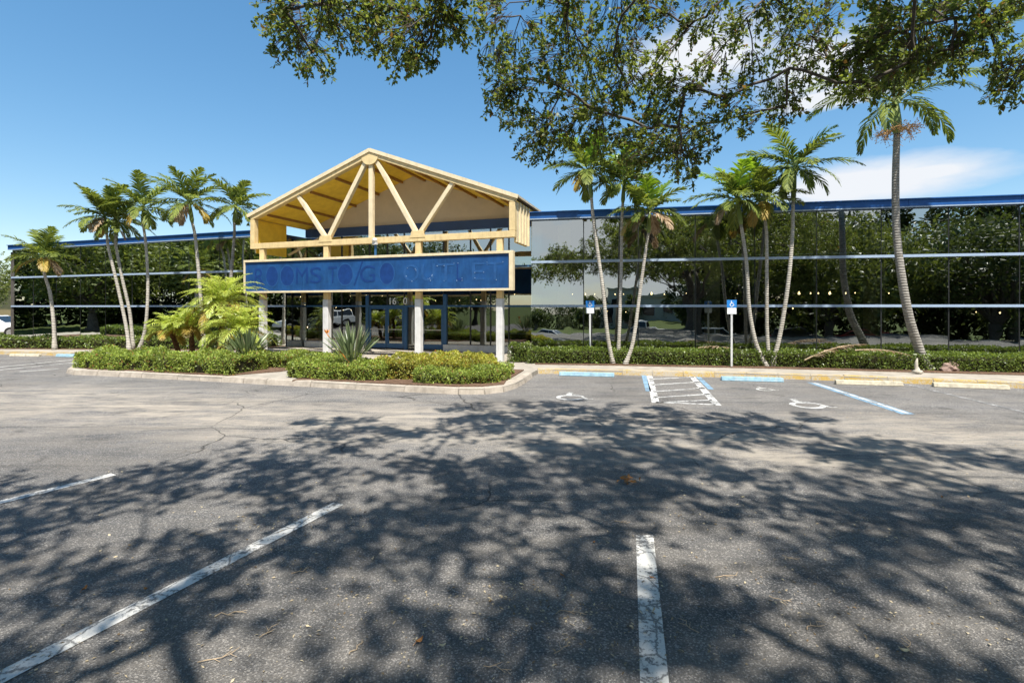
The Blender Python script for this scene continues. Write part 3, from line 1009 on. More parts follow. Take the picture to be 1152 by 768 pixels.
gw = MB()
dz = 0.12
gp = [(CC - HALF + 0.1, 5.605), (CC + HALF - 0.1, 5.605), (CC + HALF - 0.1, Z_EAVE - 0.09), (CC, Z_APEX - dz), (CC - HALF + 0.1, Z_EAVE - 0.09)] if True else [(0, 0), (CC, Z_APEX - dz)]
vs = [C(a, D_ENTRY - 0.02, z) for a, z in gp] + [C(a, D_ENTRY + 0.15, z) for a, z in gp]
gw.add(vs, [(0, 1, 2, 3, 4), (9, 8, 7, 6, 5)] + [(i, (i + 1) % 5, (i + 1) % 5 + 5, i + 5) for i in range(5)])
gw.build('gable_wall', M['gable'], bld)

# canopy: roof with its soffit, rafters, truss and side panels
rf = MB()
for s in (-1, 1):
    prof = [(CC, Z_APEX + 0.0), (CC + s * (HALF + 0.12), Z_EAVE - 0.045)]
    vs = []
    for d in (-0.12, 4.6):
        for (a, z) in prof:
            vs += [C(a, d, z + 0.075), C(a, d, z + 0.005)]
    rf.add(vs, [(0, 1, 3, 2), (4, 6, 7, 5), (0, 2, 6, 4), (1, 5, 7, 3), (2, 3, 7, 6), (0, 4, 5, 1)])
canopy = rf.build('canopy', M['roof'], bld)
so_ = MB()
for s in (-1, 1):
    prof = [(CC + s * 0.002, Z_APEX - 0.10), (CC + s * (HALF - 0.02), Z_EAVE - 0.10)]
    vs = []
    for d in (0.16, D_ENTRY - 0.03):
        for (a, z) in prof:
            vs += [C(a, d, z), C(a, d, z - 0.04)]
    so_.add(vs, [(0, 1, 3, 2), (4, 6, 7, 5), (0, 2, 6, 4), (1, 5, 7, 3), (2, 3, 7, 6), (0, 4, 5, 1)])
so_.build('soffit', M['gold'], canopy)
sb = MB()
for s in (-1, 1):
    for off in (0.55, 1.75, 2.95, 4.15, 5.1):
        a = CC + s * off
        sb.bar(C(a, 0.2, roof_z(a) - 0.19), C(a, D_ENTRY - 0.04, roof_z(a) - 0.19), 0.07, 0.10)
sb.build('soffit_beam', M['brown'], canopy)
rb = MB()
for s in (-1, 1):
    rb.bar(C(CC + s * 0.06, 0.0, Z_APEX - 0.115 - 0.022), C(CC + s * (HALF - 0.01), 0.0, Z_EAVE - 0.115), 0.22, 0.21)
rb.build('rafter', M['cream'], canopy, bevel=0.008)
fb = MB()
for s in (-1, 1):
    fb.bar(C(CC + s * 0.01, -0.14, Z_APEX + 0.005), C(CC + s * (HALF + 0.12), -0.14, Z_EAVE - 0.038), 0.04, 0.13)
fb.build('barge_board', M['cream_pale'], canopy)
tr_ = MB()
tr_.bar(C(CC - HALF + 0.01, 0, 4.47), C(CC + HALF - 0.01, 0, 4.47), 0.22, 0.22)
tr_.build('truss_beam', M['cream'], canopy, bevel=0.008)
ep = MB()
for s in (-1, 1):
    ep.bar(C(CC + s * (HALF - 0.11), 0.002, 4.585), C(CC + s * (HALF - 0.11), 0.002, Z_EAVE - 0.19), 0.21, 0.215, up=N)
ep.build('truss_post', M['cream'], canopy, bevel=0.008)
for a0, z0, a1, z1, w in ((CC + 2.0, 4.60, CC + 3.35, roof_z(CC + 3.35) - 0.22, 0.15), (CC + 1.95, 4.60, CC + 0.25, Z_APEX - 0.42, 0.16),
                          (CC - 1.95, 4.60, CC - 0.25, Z_APEX - 0.42, 0.16), (CC - 2.0, 4.60, CC - 3.35, roof_z(CC - 3.35) - 0.22, 0.15),
                          (CC, 4.585, CC, Z_APEX - 0.42, 0.17)):
    st = MB()
    st.bar(C(a0, 0.01, z0), C(a1, 0.01, z1), w, 0.16, up=N)
    st.build('strut', M['cream_pale'], canopy, bevel=0.008)
# gusset plates at the apex and the two lower nodes
gs = MB()
disc = [(CC + 0.36 * math.cos(a), Z_APEX - 0.22 + 0.32 * math.sin(a)) for a in [math.radians(180 + 15 * i) for i in range(13)]]
disc += [(CC - 0.30, Z_APEX - 0.14), (CC, Z_APEX - 0.03), (CC + 0.30, Z_APEX - 0.14)][::-1]
disc = disc[:13] + [(CC + 0.36, Z_APEX - 0.17), (CC, Z_APEX - 0.03), (CC - 0.36, Z_APEX - 0.17)]
n = len(disc)
gs.add([C(a, -0.125, z) for a, z in disc] + [C(a, -0.09, z) for a, z in disc], [tuple(range(n)), tuple(range(n, 2 * n))[::-1]] + [(i, (i + 1) % n, (i + 1) % n + n, i + n) for i in range(n)])
gs.build('gusset_plate', M['cream'], canopy)
for s in (-1, 1):
    gs = MB()
    q = [(CC + s * 2.0 - 0.30, 4.50), (CC + s * 2.0 + 0.30, 4.50), (CC + s * 2.0 + 0.24, 4.74), (CC + s * 2.0 - 0.24, 4.74)]
    gs.add([C(a, -0.125, z) for a, z in q] + [C(a, -0.09, z) for a, z in q], [(0, 1, 2, 3), (7, 6, 5, 4), (0, 4, 5, 1), (1, 5, 6, 2), (2, 6, 7, 3), (3, 7, 4, 0)])
    gs.build('gusset_plate', M['cream'], canopy)
# side panels of upright boards
for s, dend in ((-1, 1.52), (1, 1.80)):
    a_out = CC + s * (HALF + 0.02)
    sp = MB()
    nb = 4
    for i in range(nb):
        d0 = 0.13 + (dend - 0.13) * i / nb
        d1 = 0.13 + (dend - 0.13) * (i + 1) / nb
        x0, x1 = (a_out - s * 0.09, a_out - s * 0.03)
        vs = [C(x, d, z) for x in (x0, x1) for d in (d0 + 0.004, d1 - 0.004) for z in (4.22, 5.60)]
        sp.add(vs, [(0, 1, 3, 2), (4, 6, 7, 5), (0, 4, 5, 1), (2, 3, 7, 6), (0, 2, 6, 4), (1, 5, 7, 3)])
        # batten
        x0, x1 = (a_out - s * 0.03, a_out + s * 0.025)
        vs = [C(x, d, z) for x in (x0, x1) for d in (d1 - 0.09, d1 - 0.012) for z in (4.22, 5.60)]
        sp.add(vs, [(0, 1, 3, 2), (4, 6, 7, 5), (0, 4, 5, 1), (2, 3, 7, 6), (0, 2, 6, 4), (1, 5, 7, 3)])
    sp.build('side_panel', M['cream_pale'], canopy)
    ins = MB()
    x0, x1 = (a_out - s * 0.12, a_out - s * 0.093)
    vs = [C(x, d, z) for x in (x0, x1) for d in (0.13, dend) for z in (4.20, 5.58)]
    ins.add(vs, [(0, 1, 3, 2), (4, 6, 7, 5), (0, 4, 5, 1), (2, 3, 7, 6), (0, 2, 6, 4), (1, 5, 7, 3)])
    ins.build('side_lining', M['gold'], canopy)
# braces from the rear of the side panels, short posts over the sign, columns under it
br = MB()
br.bar(C(CC + HALF - 0.15, 1.86, 4.3), C(CC + HALF - 1.0, D_ENTRY - 0.1, 5.25), 0.1, 0.1)
br.build('brace_or_mirrored_strut', M['cream'], canopy)
COLS = [CC - 5.13, CC - 2.0, CC + 2.0, CC + 5.13]
for a in COLS:
    sp = MB()
    sp.bar(C(a, 0.005, 2.285), C(a, 0.005, 4.355), 0.215, 0.18, up=N)
    sp.build('hanger_post', M['cream'], canopy, bevel=0.008)
for a in COLS:
    cm = MB()
    cm.bar(C(a, 0.0, KT - 0.03), C(a, 0.0, 2.28), 0.235, 0.235, up=N)
    cm.build('column', M['white_concrete'], bld, bevel=0.02)
# added dark bars behind the entrance glass stand in for the mirrored truss
bk = MB()
for a0, a1 in ((0.9, 1.9), (2.9, 1.9), (4.5, 3.5)):
    bk.bar(C(a0, D_ENTRY + 0.3, 3.7), C(a1, D_ENTRY + 0.3, 5.1), 0.14, 0.14, up=N)
bk.build('brace_or_mirrored_strut', M['dark_post'], bld)


# writing ------------------------------------------------------------
def text_mesh(name, body, height, origin, xdir, mat, parent=None, extrude=0.01, sx=1.0, align='LEFT'):
    """letters standing on an upright face: origin = lower left corner, xdir = reading direction"""
    cu = bpy.data.curves.new('lettering', 'FONT')
    cu.body = body
    cu.size = 1.0
    cu.extrude = extrude
    tmp = bpy.data.objects.new('lettering', cu)
    COL.objects.link(tmp)
    bpy.context.view_layer.update()
    dg = bpy.context.evaluated_depsgraph_get()
    me = bpy.data.meshes.new_from_object(tmp.evaluated_get(dg), depsgraph=dg)
    bpy.data.objects.remove(tmp)
    co = np.zeros(len(me.vertices) * 3, dtype=np.float32)
    me.vertices.foreach_get('co', co)
    co = co.reshape(-1, 3)
    k = height / max(co[:, 1].max() - co[:, 1].min(), 1e-6)
    co[:, 0] = (co[:, 0] - co[:, 0].min()) * k * sx
    co[:, 1] = (co[:, 1] - co[:, 1].min()) * k
    xd = np.array(xdir.normalized())
    zd = np.cross(xd, [0, 0, 1])
    w = np.array(origin) + co[:, :1] * xd + co[:, 1:2] * np.array([0, 0, 1.0]) + co[:, 2:3] * zd
    me.vertices.foreach_set('co', w.astype(np.float32).reshape(-1))
    me.materials.clear()
    me.materials.append(mat)
    me.update()
    me.name = name
    return link(name, me, parent)


text_mesh('house_number', '16', 0.30, C(6.78, D_ENTRY - 0.09, Z1 + 0.07), -E, M['num_white'], bld, 0.012)
text_mesh('house_number', '0', 0.30, C(6.10, D_ENTRY - 0.09, Z1 + 0.07), -E, M['num_white'], bld, 0.012)

# the faded shop sign
sign = thing('shop_sign', C(5.66, -0.2, 2.5), 'long faded blue shop sign with ghosts of removed letters in a cream frame', 'sign')
A_L, A_R, S0, S1 = 11.40, -0.08, 2.55, 3.88
sd0, sd1 = -0.36, -0.13
fr = MB()
bw = 0.09


def cbox(mb, a0, a1, d0, d1, z0, z1):
    vs = [C(a, d, z) for a in (a0, a1) for d in (d0, d1) for z in (z0, z1)]
    mb.add(vs, [(0, 1, 3, 2), (4, 6, 7, 5), (0, 4, 5, 1), (2, 3, 7, 6), (0, 2, 6, 4), (1, 5, 7, 3)])


cbox(fr, A_R, A_L, sd0, sd1, S1 - bw, S1)
cbox(fr, A_R, A_L, sd0, sd1, S0, S0 + bw * 0.8)
cbox(fr, A_L - bw * 0.7, A_L, sd0, sd1, S0 + bw * 0.8, S1 - bw)
cbox(fr, A_R, A_R + bw * 1.5, sd0, sd1, S0 + bw * 0.8, S1 - bw)
fr.build('sign_frame', M['cream_pale'], sign, bevel=0.006)
pn = MB()
pa0, pa1 = A_R + bw * 1.5, A_L - bw * 0.7
npan = 4
for i in range(npan):
    x0 = pa0 + (pa1 - pa0) * i / npan
    x1 = pa0 + (pa1 - pa0) * (i + 1) / npan
    cbox(pn, x0 + 0.003, x1 - 0.003, sd0 + 0.05, sd1 - 0.02, S0 + bw * 0.8 + 0.002, S1 - bw - 0.002)
pn.build('sign_panel', M['sign_panel'], sign)


def a_of(u, d=-0.31):
    """the canopy coordinate a of a photograph column on the plane d"""
    k = (u - 576) / F
    o = A0 + N * d
    # o.x + a E.x = k (o.y + a E.y)
    return (k * o.y - o.x) / (E.x - k * E.y)


gl = MB()
DG = sd0 + 0.048


def oval(mb, a, z, ra, rz, hole=None, d=DG):
    n = 28
    p1 = [C(a + ra * math.cos(2 * math.pi * i / n), d, z + rz * math.sin(2 * math.pi * i / n)) for i in range(n)]
    p0 = [p + N * 0.02 for p in p1]
    if not hole:
        mb.add(p1 + p0, [tuple(range(n))] + [(i, (i + 1) % n, (i + 1) % n + n, i + n) for i in range(n)])
    else:
        q1 = [C(a + ra * hole * math.cos(2 * math.pi * i / n), d, z + rz * hole * math.sin(2 * math.pi * i / n)) for i in range(n)]
        mb.add(p1 + q1, [(i, (i + 1) % n, (i + 1) % n + n, i + n) for i in range(n)])


def zu(v, u):
    return CAM_H + (HORIZON - v) / F * (A0 + E * a_of(u) - N * 0.31).y


ZM = 3.21
for u0, u1 in ((299.5, 313), (315.5, 331), (380, 397), (427, 443.5)):
    ac = (a_of(u0) + a_of(u1)) / 2
    ra = abs(a_of(u0) - a_of(u1)) / 2
    gl = MB()
    oval(gl, ac, ZM, ra, 0.40)
    gl.build('letter_ghost', M['sign_ghost'], sign)
for u0, u1 in ((299.5, 313), (315.5, 331), (380, 397), (427, 443.5)):
    ac = (a_of(u0) + a_of(u1)) / 2
    ra = abs(a_of(u0) - a_of(u1)) / 2
    rim = MB()
    oval(rim, ac, ZM, ra * 1.08, 0.43, 0.90, DG - 0.003)
    rim.build('letter_rim', M['sign_ghost_pale'], sign)
for ch, u0, u1, hh in (('R', 286.5, 297.5, 0.66), ('M', 333, 346.5, 0.62), ('S', 349, 361.5, 0.62), ('T', 369.5, 379, 0.62), ('G', 405, 422, 0.62)):
    o = text_mesh('letter_ghost', ch, hh, C(a_of(u0), DG, ZM - hh / 2), -E, M['sign_ghost'], sign, 0.004)
    co = np.zeros(len(o.data.vertices) * 3, dtype=np.float32)
    o.data.vertices.foreach_get('co', co)
    co = co.reshape(-1, 3)
    al = ((co - np.array(A0)) @ np.array(E))
    wid = al.max() - al.min()
    want = abs(a_of(u0) - a_of(u1))
    al2 = a_of(u0) - (al.max() - al) * want / wid
    co += (al2 - al)[:, None] * np.array(E)
    o.data.vertices.foreach_set('co', co.astype(np.float32).reshape(-1))
    o.data.update()
sl = MB()
sl.bar(C(a_of(398.5), DG - 0.001, 2.80), C(a_of(408), DG - 0.001, 3.70), 0.055, 0.01, up=N)
sl.build('letter_ghost', M['sign_ghost'], sign)
dots = MB()
for ch, u0, u1 in (('O', 454, 471), ('U', 474, 489), ('T', 492, 511), ('L', 514, 520), ('E', 531, 545), ('T', 548, 566)):
    hh = 0.60
    o = text_mesh('letter_ghost', ch, hh, C(a_of(u0), DG - 0.001, ZM - hh / 2), -E, M['sign_ghost_pale'] if ch != 'L' else M['sign_ghost'], sign, 0.003)
    co = np.zeros(len(o.data.vertices) * 3, dtype=np.float32)
    o.data.vertices.foreach_get('co', co)
    co = co.reshape(-1, 3)
    al = ((co - np.array(A0)) @ np.array(E))
    want = abs(a_of(u0) - a_of(u1))
    al2 = a_of(u0) - (al.max() - al) * want / (al.max() - al.min())
    co += (al2 - al)[:, None] * np.array(E)
    o.data.vertices.foreach_set('co', co.astype(np.float32).reshape(-1))
    o.data.update()
    for i in range(5):
        v = co[random.randrange(len(co))]
        c = Vector(v) - N * 0.012
        r = random.uniform(0.010, 0.019)
        dots.add([c + E * (r * math.cos(t)) + Vector((0, 0, r * math.sin(t))) for t in [i2 * math.pi / 4 for i2 in range(8)]], [tuple(range(8))])
dots.build('screw_hole', M['sign_dot'], sign)

# small flood lamp on the truss beam with its conduit
lamp = thing('flood_lamp', C(5.36, -0.16, 4.5), 'small white flood lamp under the middle of the yellow truss beam', 'lamp')
lm = MB()
lm.bar(C(5.36, -0.16, 4.30), C(5.36, -0.16, 4.42), 0.16, 0.12, up=N)
lm.lathe(C(5.36, -0.18, 4.38), [(0.03, 0.0), (0.10, 0.06), (0.10, 0.12), (0.05, 0.16)], 12)
lm.build('lamp_head', M['white_concrete'], lamp)
lm = MB()
lm.bar(C(5.36, -0.125, 3.90), C(5.36, -0.125, 4.30), 0.07, 0.05, up=N)
lm.build('conduit', M['door_blue'], lamp)

# interior columns a little way behind the glass
for u in (635, 801, 983):
    k = (u - 576) / F
    y = (glass_y(0) + 0.75) / (1 + 0.19 * k)
    c = MB()
    c.bar((k * y, y, KT), (k * y, y, 5.1), 0.46, 0.46, up=(0.19, 1, 0))
    c.build('interior_column', M['interior_column'], bld)
for u in (40, 105, 150, 205, 250):
    k = (u - 576) / F
    y = (18.99 + 0.75) / (1 + 0.33 * k)
    c = MB()
    c.bar((k * y, y, KT), (k * y, y, 5.1), 0.34, 0.34, up=(0.33, 1, 0))
    c.build('interior_column', M['interior_column'], bld)

# pendant bulbs inside, glimpsed through the glass
bulbs = [(644, 331, 0), (658, 331, 1), (669, 331, 0), (692, 331, 0), (701.5, 331, 0), (733, 330.5, 1), (747.5, 331, 0), (772, 330, 0), (829.5, 330.5, 0), (848.6, 330.5, 0),
         (899, 330, 1), (912, 330, 0), (920.6, 330, 0), (933.6, 330, 1), (951.5, 330, 0), (962, 329.5, 0), (1000, 330, 0), (683, 350, 0), (704, 351, 0), (850, 353, 0), (892, 347, 0), (1098, 351, 0), (1125, 352, 0)]
for i, (u, v, big) in enumerate(bulbs):
    k = (u - 576) / F
    y = (glass_y(0) + (2.6 if v < 340 else 5.0)) / (1 + 0.19 * k)
    p = P(u, v, y)
    t = thing('pendant_lamp', p, 'small lit pendant bulb glowing behind the dark glass front', 'lamp', 'pendant bulbs behind the glass front')
    r = 0.046 if big else random.uniform(0.016, 0.030)
    b = MB()
    b.lathe(p, [(0.004, -r), (r * 0.72, -r * 0.7), (r, 0), (r * 0.7, r * 0.75), (r * 0.3, r * 1.3), (r * 0.3, r * 1.7)], 8)
    b.build('bulb', M['bulb'], t, smooth=True)
    b = MB()
    b.tube([p + Vector((0, 0, r * 1.7)), (p.x, p.y, 5.1)], 0.006, 4)
    b.build('cord', M['cord'], t)
for i, (u, v) in enumerate([(338, 334), (343, 343), (394, 333), (378, 346), (412, 332), (386, 349), (430, 333), (517, 338), (536, 337), (541, 338), (579, 331), (490, 338), (395, 349), (346, 368)]):
    k = (u - 576) / F
    y = (20.39 + 1.6 + (i % 3)) / (1 + 0.33 * k)
    p = P(u, v, y)
    t = thing('pendant_lamp', p, 'small lit bulb behind the entrance glass under the canopy', 'lamp', 'bulbs behind the entrance glass')
    r = random.uniform(0.014, 0.026)
    b = MB()
    b.lathe(p, [(0.004, -r), (r * 0.72, -r * 0.7), (r, 0), (r * 0.7, r * 0.75), (r * 0.3, r * 1.3), (r * 0.3, r * 1.7)], 8)
    b.build('bulb', M['bulb'], t, smooth=True)
    b = MB()
    b.tube([p + Vector((0, 0, r * 1.7)), (p.x, p.y, 5.1)], 0.006, 4)
    b.build('cord', M['cord'], t)


# ---------------------------------------------------------------- hedges
def hedge(label, path, width, z0, z1, leaf, density, mat, seed=0, lump=0.05, group='clipped hedges round the building', rnd=0.14):
    """path: front line of the hedge; it stands from that line inward by width"""
    r = np.random.default_rng(seed)
    pts = [Vector((p[0], p[1])) for p in path]
    t = thing('hedge', (pts[0].x, pts[0].y, z0), label, 'hedge', group)
    seg = [(b - a).length for a, b in zip(pts[:-1], pts[1:])]
    tot = sum(seg)
    cum = np.concatenate([[0], np.cumsum(seg)])
    PX = np.array([[p.x, p.y] for p in pts])

    def at(s):
        i = np.clip(np.searchsorted(cum, s, side='right') - 1, 0, len(seg) - 1)
        f = (s - cum[i]) / np.array(seg)[i]
        p = PX[i] + (PX[i + 1] - PX[i]) * f[:, None]
        d = PX[i + 1] - PX[i]
        d = d / np.linalg.norm(d, axis=1, keepdims=True)
        nn = np.stack([-d[:, 1], d[:, 0]], 1)      # inward, to the left of the walking direction
        return p, d, nn

    h = z1 - z0
    per = h * 2 + width
    n = int(density * (tot + width) * per)
    s = r.uniform(0, tot, n)
    q = r.uniform(0, per, n)
    x = np.where(q < h, 0, np.where(q < h + width, q - h, width))
    z = np.where(q < h, q, np.where(q < h + width, h, per - q))
    # ends
    ne = int(n * width / (tot + width) * 0.5)
    s[:ne] = np.where(r.random(ne) < 0.5, 0, tot)
    x[:ne] = r.uniform(0, width, ne)
    z[:ne] = r.uniform(0, h, ne)
    # soften the shoulders and make it lumpy
    k = np.minimum(np.minimum(x, width - x), rnd)
    z = z - np.where(z > h - rnd, (rnd - k) * 0.5 * (z > h - 0.02), 0)
    lum = lump * (np.sin(s * 2.9 + x * 5 + seed) + np.sin(s * 7.3 - x * 8 + 2 * seed) * 0.6 + np.sin(s * 15 + z * 9) * 0.4)
    p, d, nn = at(s)
    face_front = (q < h)[:, None]
    face_top = ((q >= h) & (q < h + width))[:, None]
    nout = np.zeros((n, 3))
    nout[:, :2] = np.where(face_front, -nn, np.where(face_top, 0, nn))
    nout[:, 2] = np.where(face_top[:, 0], 1.0, 0.0)
    nout[:ne] = 0
    nout[:ne, :2] = np.where((s[:ne] == 0)[:, None], -d[:ne], d[:ne])
    c = np.concatenate([p + nn * x[:, None], (z0 + z)[:, None]], 1)
    depth = np.abs(r.normal(0, 0.045, n))
    c = c + nout * (lum - depth)[:, None]
    ax = nout * 0.7 + r.normal(0, 0.7, (n, 3)) + np.array([0, 0, 0.35])
    nr = nout + r.normal(0, 0.55, (n, 3)) + np.array([0, 0, 0.3])
    L = leaf * r.uniform(0.7, 1.35, n)
    V = leaf_quads(c, ax, nr, L, L * r.uniform(0.45, 0.65, n))
    quads_mesh('foliage', V, mat, t)
    # woody inside
    core = MB()
    m = max(2, int(tot / 0.5))
    ss = np.linspace(0.05, tot - 0.05, m)
    p, d, nn = at(ss)
    prof = [(0.09, 0.0), (0.09, h - 0.17), (0.19, h - 0.09), (width - 0.19, h - 0.09), (width - 0.09, h - 0.17), (width - 0.09, 0.0)]
    base = 0
    for i in range(m):
        for a, b in prof:
            core.v.append((p[i, 0] + nn[i, 0] * a, p[i, 1] + nn[i, 1] * a, z0 - 0.02 + b))
    kk = len(prof)
    for i in range(m - 1):
        for j in range(kk):
            a = i * kk + j
            b = i * kk + (j + 1) % kk
            core.f.append((a, b, b + kk, a + kk)); core.mi.append(0)
    core.f.append(tuple(range(kk))); core.mi.append(0)
    core.f.append(tuple(range((m - 1) * kk, m * kk))[::-1]); core.mi.append(0)
    core.build('branches', M['hedge_core'], t)
    return t


GZ = KT + 0.01
hedge('long low clipped hedge below the right hand glass front', hedge_front, 0.75, GZ, 0.64, 0.056, 1150, M['hedge_leaf'], 1, 0.03)
hedge('low dark hedge below the left glass wing, behind the island', [(-31, 23.3), (-22.6, 22.35), (-16, 21.95), (-11.7, 21.75)], 0.65, GZ, 0.64, 0.085, 420, M['hedge_leaf'], 2)
pa = [Vector((p.x + 0.06, p.y + 0.30)) for p in island_front[0:6]]
pa[0] = Vector((-13.45, 15.35))
hedge('juniper hedge along the island kerb, left of the walkway gap', [xy(p) for p in pa], 1.25, GZ, 0.62, 0.055, 1700, M['juniper_leaf'], 3, 0.085)
hedge('long green hedge strip behind the island edge, between date palms and canopy column', [(-9.0, 16.0), (-7.3, 15.2), (-6.2, 14.9), (-4.9, 14.7)], 1.0, GZ, 0.55, 0.055, 1400, M['juniper_leaf'], 4, 0.06)
hedge('short juniper hedge on the kerb just right of the walkway gap', [xy(G(316, 431.8) + Vector((0, 0.25, 0))), xy(G(350, 434.2) + Vector((0, 0.25, 0))), xy(G(392, 436.5) + Vector((0, 0.25, 0))), xy(G(425, 438) + Vector((0, 0.45, 0)))], 0.95, GZ, 0.55, 0.05, 1800, M['juniper_leaf'], 5, 0.06)
hedge('broad green hedge filling the island tip beside the access stall', [xy(G(462, 439) + Vector((0, 0.22, 0))), xy(G(516, 441) + Vector((0, 0.22, 0))), xy(G(545, 440.6) + Vector((0, 0.22, 0))), xy(G(563, 438.5) + Vector((-0.05, 0.22, 0))), xy(G(578, 433) + Vector((-0.22, 0.1, 0))), xy(G(589, 426) + Vector((-0.26, 0.0, 0)))], 0.95, GZ, 0.46, 0.048, 1900, M['juniper_leaf'], 6, 0.06)
hedge('yellow leaved hedge in front of the entrance columns', [(-3.6, 12.9), (-2.2, 12.65), (-1.2, 12.6), (-0.35, 12.8)], 2.0, GZ, 0.62, 0.05, 1500, M['yellow_leaf'], 7, 0.07)
hedge('small green hedge block by the end of the white sill wall', [(-0.1, 16.9), (0.45, 16.75)], 0.7, GZ, 0.75, 0.06, 900, M['hedge_leaf'], 8)


# ---------------------------------------------------------------- palms
def frond_arrays(origin, az, el0, length, droop, npairs, llen, lwid, fwd=0.55, sag=0.35, vee=0.25, r=None, start=0.12, twist=0.0):
    """one feather frond: midrib points and leaflet strips (n, 2 quads)"""
    r = r or rng
    m = 14
    s = np.linspace(0, 1, m)
    el = el0 - droop * s ** 1.25
    step = length / (m - 1)
    h = np.concatenate([[0], np.cumsum(np.cos(el[:-1]) * step)])
    z = np.concatenate([[0], np.cumsum(np.sin(el[:-1]) * step)])
    bend = twist * s ** 2 * length
    ca, sa = math.cos(az), math.sin(az)
    rib = np.stack([origin[0] + h * ca - bend * sa, origin[1] + h * sa + bend * ca, origin[2] + z], 1)
    ss = np.linspace(start, 0.995, npairs)
    ss = np.repeat(ss, 2) + r.normal(0, 0.004, npairs * 2)
    sgn = np.tile([1.0, -1.0], npairs)
    px = np.stack([np.interp(ss, s, rib[:, i]) for i in range(3)], 1)
    tx = np.stack([np.interp(ss, s, np.gradient(rib[:, i])) for i in range(3)], 1)
    tx = norm(tx)
    side = norm(np.cross(tx, np.array([[0, 0, 1.0]])))
    up = np.cross(side, tx)
    prof = np.sin(np.pi * np.clip(0.12 + 0.84 * ss, 0, 1)) ** 0.7
    L = llen * prof * r.uniform(0.85, 1.1, len(ss))
    d0 = norm(side * sgn[:, None] + tx * (fwd + 0.25 + 0.6 * ss[:, None] ** 2) + up * vee + r.normal(0, 0.16, (len(ss), 3)))
    d1 = norm(d0 + np.array([[0, 0, -1.0]]) * (sag * r.uniform(0.5, 1.6, len(ss)))[:, None])
    d2 = norm(d1 + np.array([[0, 0, -1.0]]) * (sag * 1.2 * r.uniform(0.5, 1.6, len(ss)))[:, None])
    wv = norm(np.cross(d0, up) + up * 0.35 * sgn[:, None] * 0)
    W = (lwid * r.uniform(0.8, 1.15, len(ss)))[:, None]
    p0 = px
    p1 = p0 + d0 * (L * 0.38)[:, None]
    p2 = p1 + d1 * (L * 0.34)[:, None]
    p3 = p2 + d2 * (L * 0.28)[:, None]
    V = np.stack([p0 - wv * W * 0.25, p1 - wv * W * 0.5, p2 - wv * W * 0.42, p3, p2 + wv * W * 0.42, p1 + wv * W * 0.5, p0 + wv * W * 0.25], 1)
    return rib, V


def frond(parent, mat, rib_mat, name, origin, az, el0, length, droop, npairs, llen, lwid, thick=0.02, **kw):
    """links a frond as one mesh: leaflets and midrib"""
    rib, V = frond_arrays(np.array(origin), az, el0, length, droop, npairs, llen, lwid, **kw)
    mb = MB()
    n = len(V)
    # leaflet strip: two quads and a tip triangle sharing corners
    vs = V.reshape(-1, 3)
    mb.v = [tuple(p) for p in vs]
    for i in range(n):
        b = i * 7
        mb.f += [(b, b + 1, b + 5, b + 6), (b + 1, b + 2, b + 4, b + 5), (b + 2, b + 3, b + 4)]
        mb.mi += [0, 0, 0]
    m = len(rib)
    mb.tube([Vector(p) for p in rib], [thick * (1 - 0.8 * i / (m - 1)) for i in range(m)], 5, mi=1)
    return mb.build(name, [mat, rib_mat], parent, recalc=False)


def smooth_path(pts, n=5):
    """Catmull-Rom through the points"""
    out = []
    p = [pts[0] * 2 - pts[1]] + list(pts) + [pts[-1] * 2 - pts[-2]]
    for i in range(1, len(p) - 2):
        for k in range(n):
            t = k / n
            a, b, c, d = p[i - 1], p[i], p[i + 1], p[i + 2]
            out.append(0.5 * ((2 * b) + (c - a) * t + (2 * a - 5 * b + 4 * c - d) * t * t + (3 * b - a - 3 * c + d) * t ** 3))
    out.append(pts[-1])
    return out


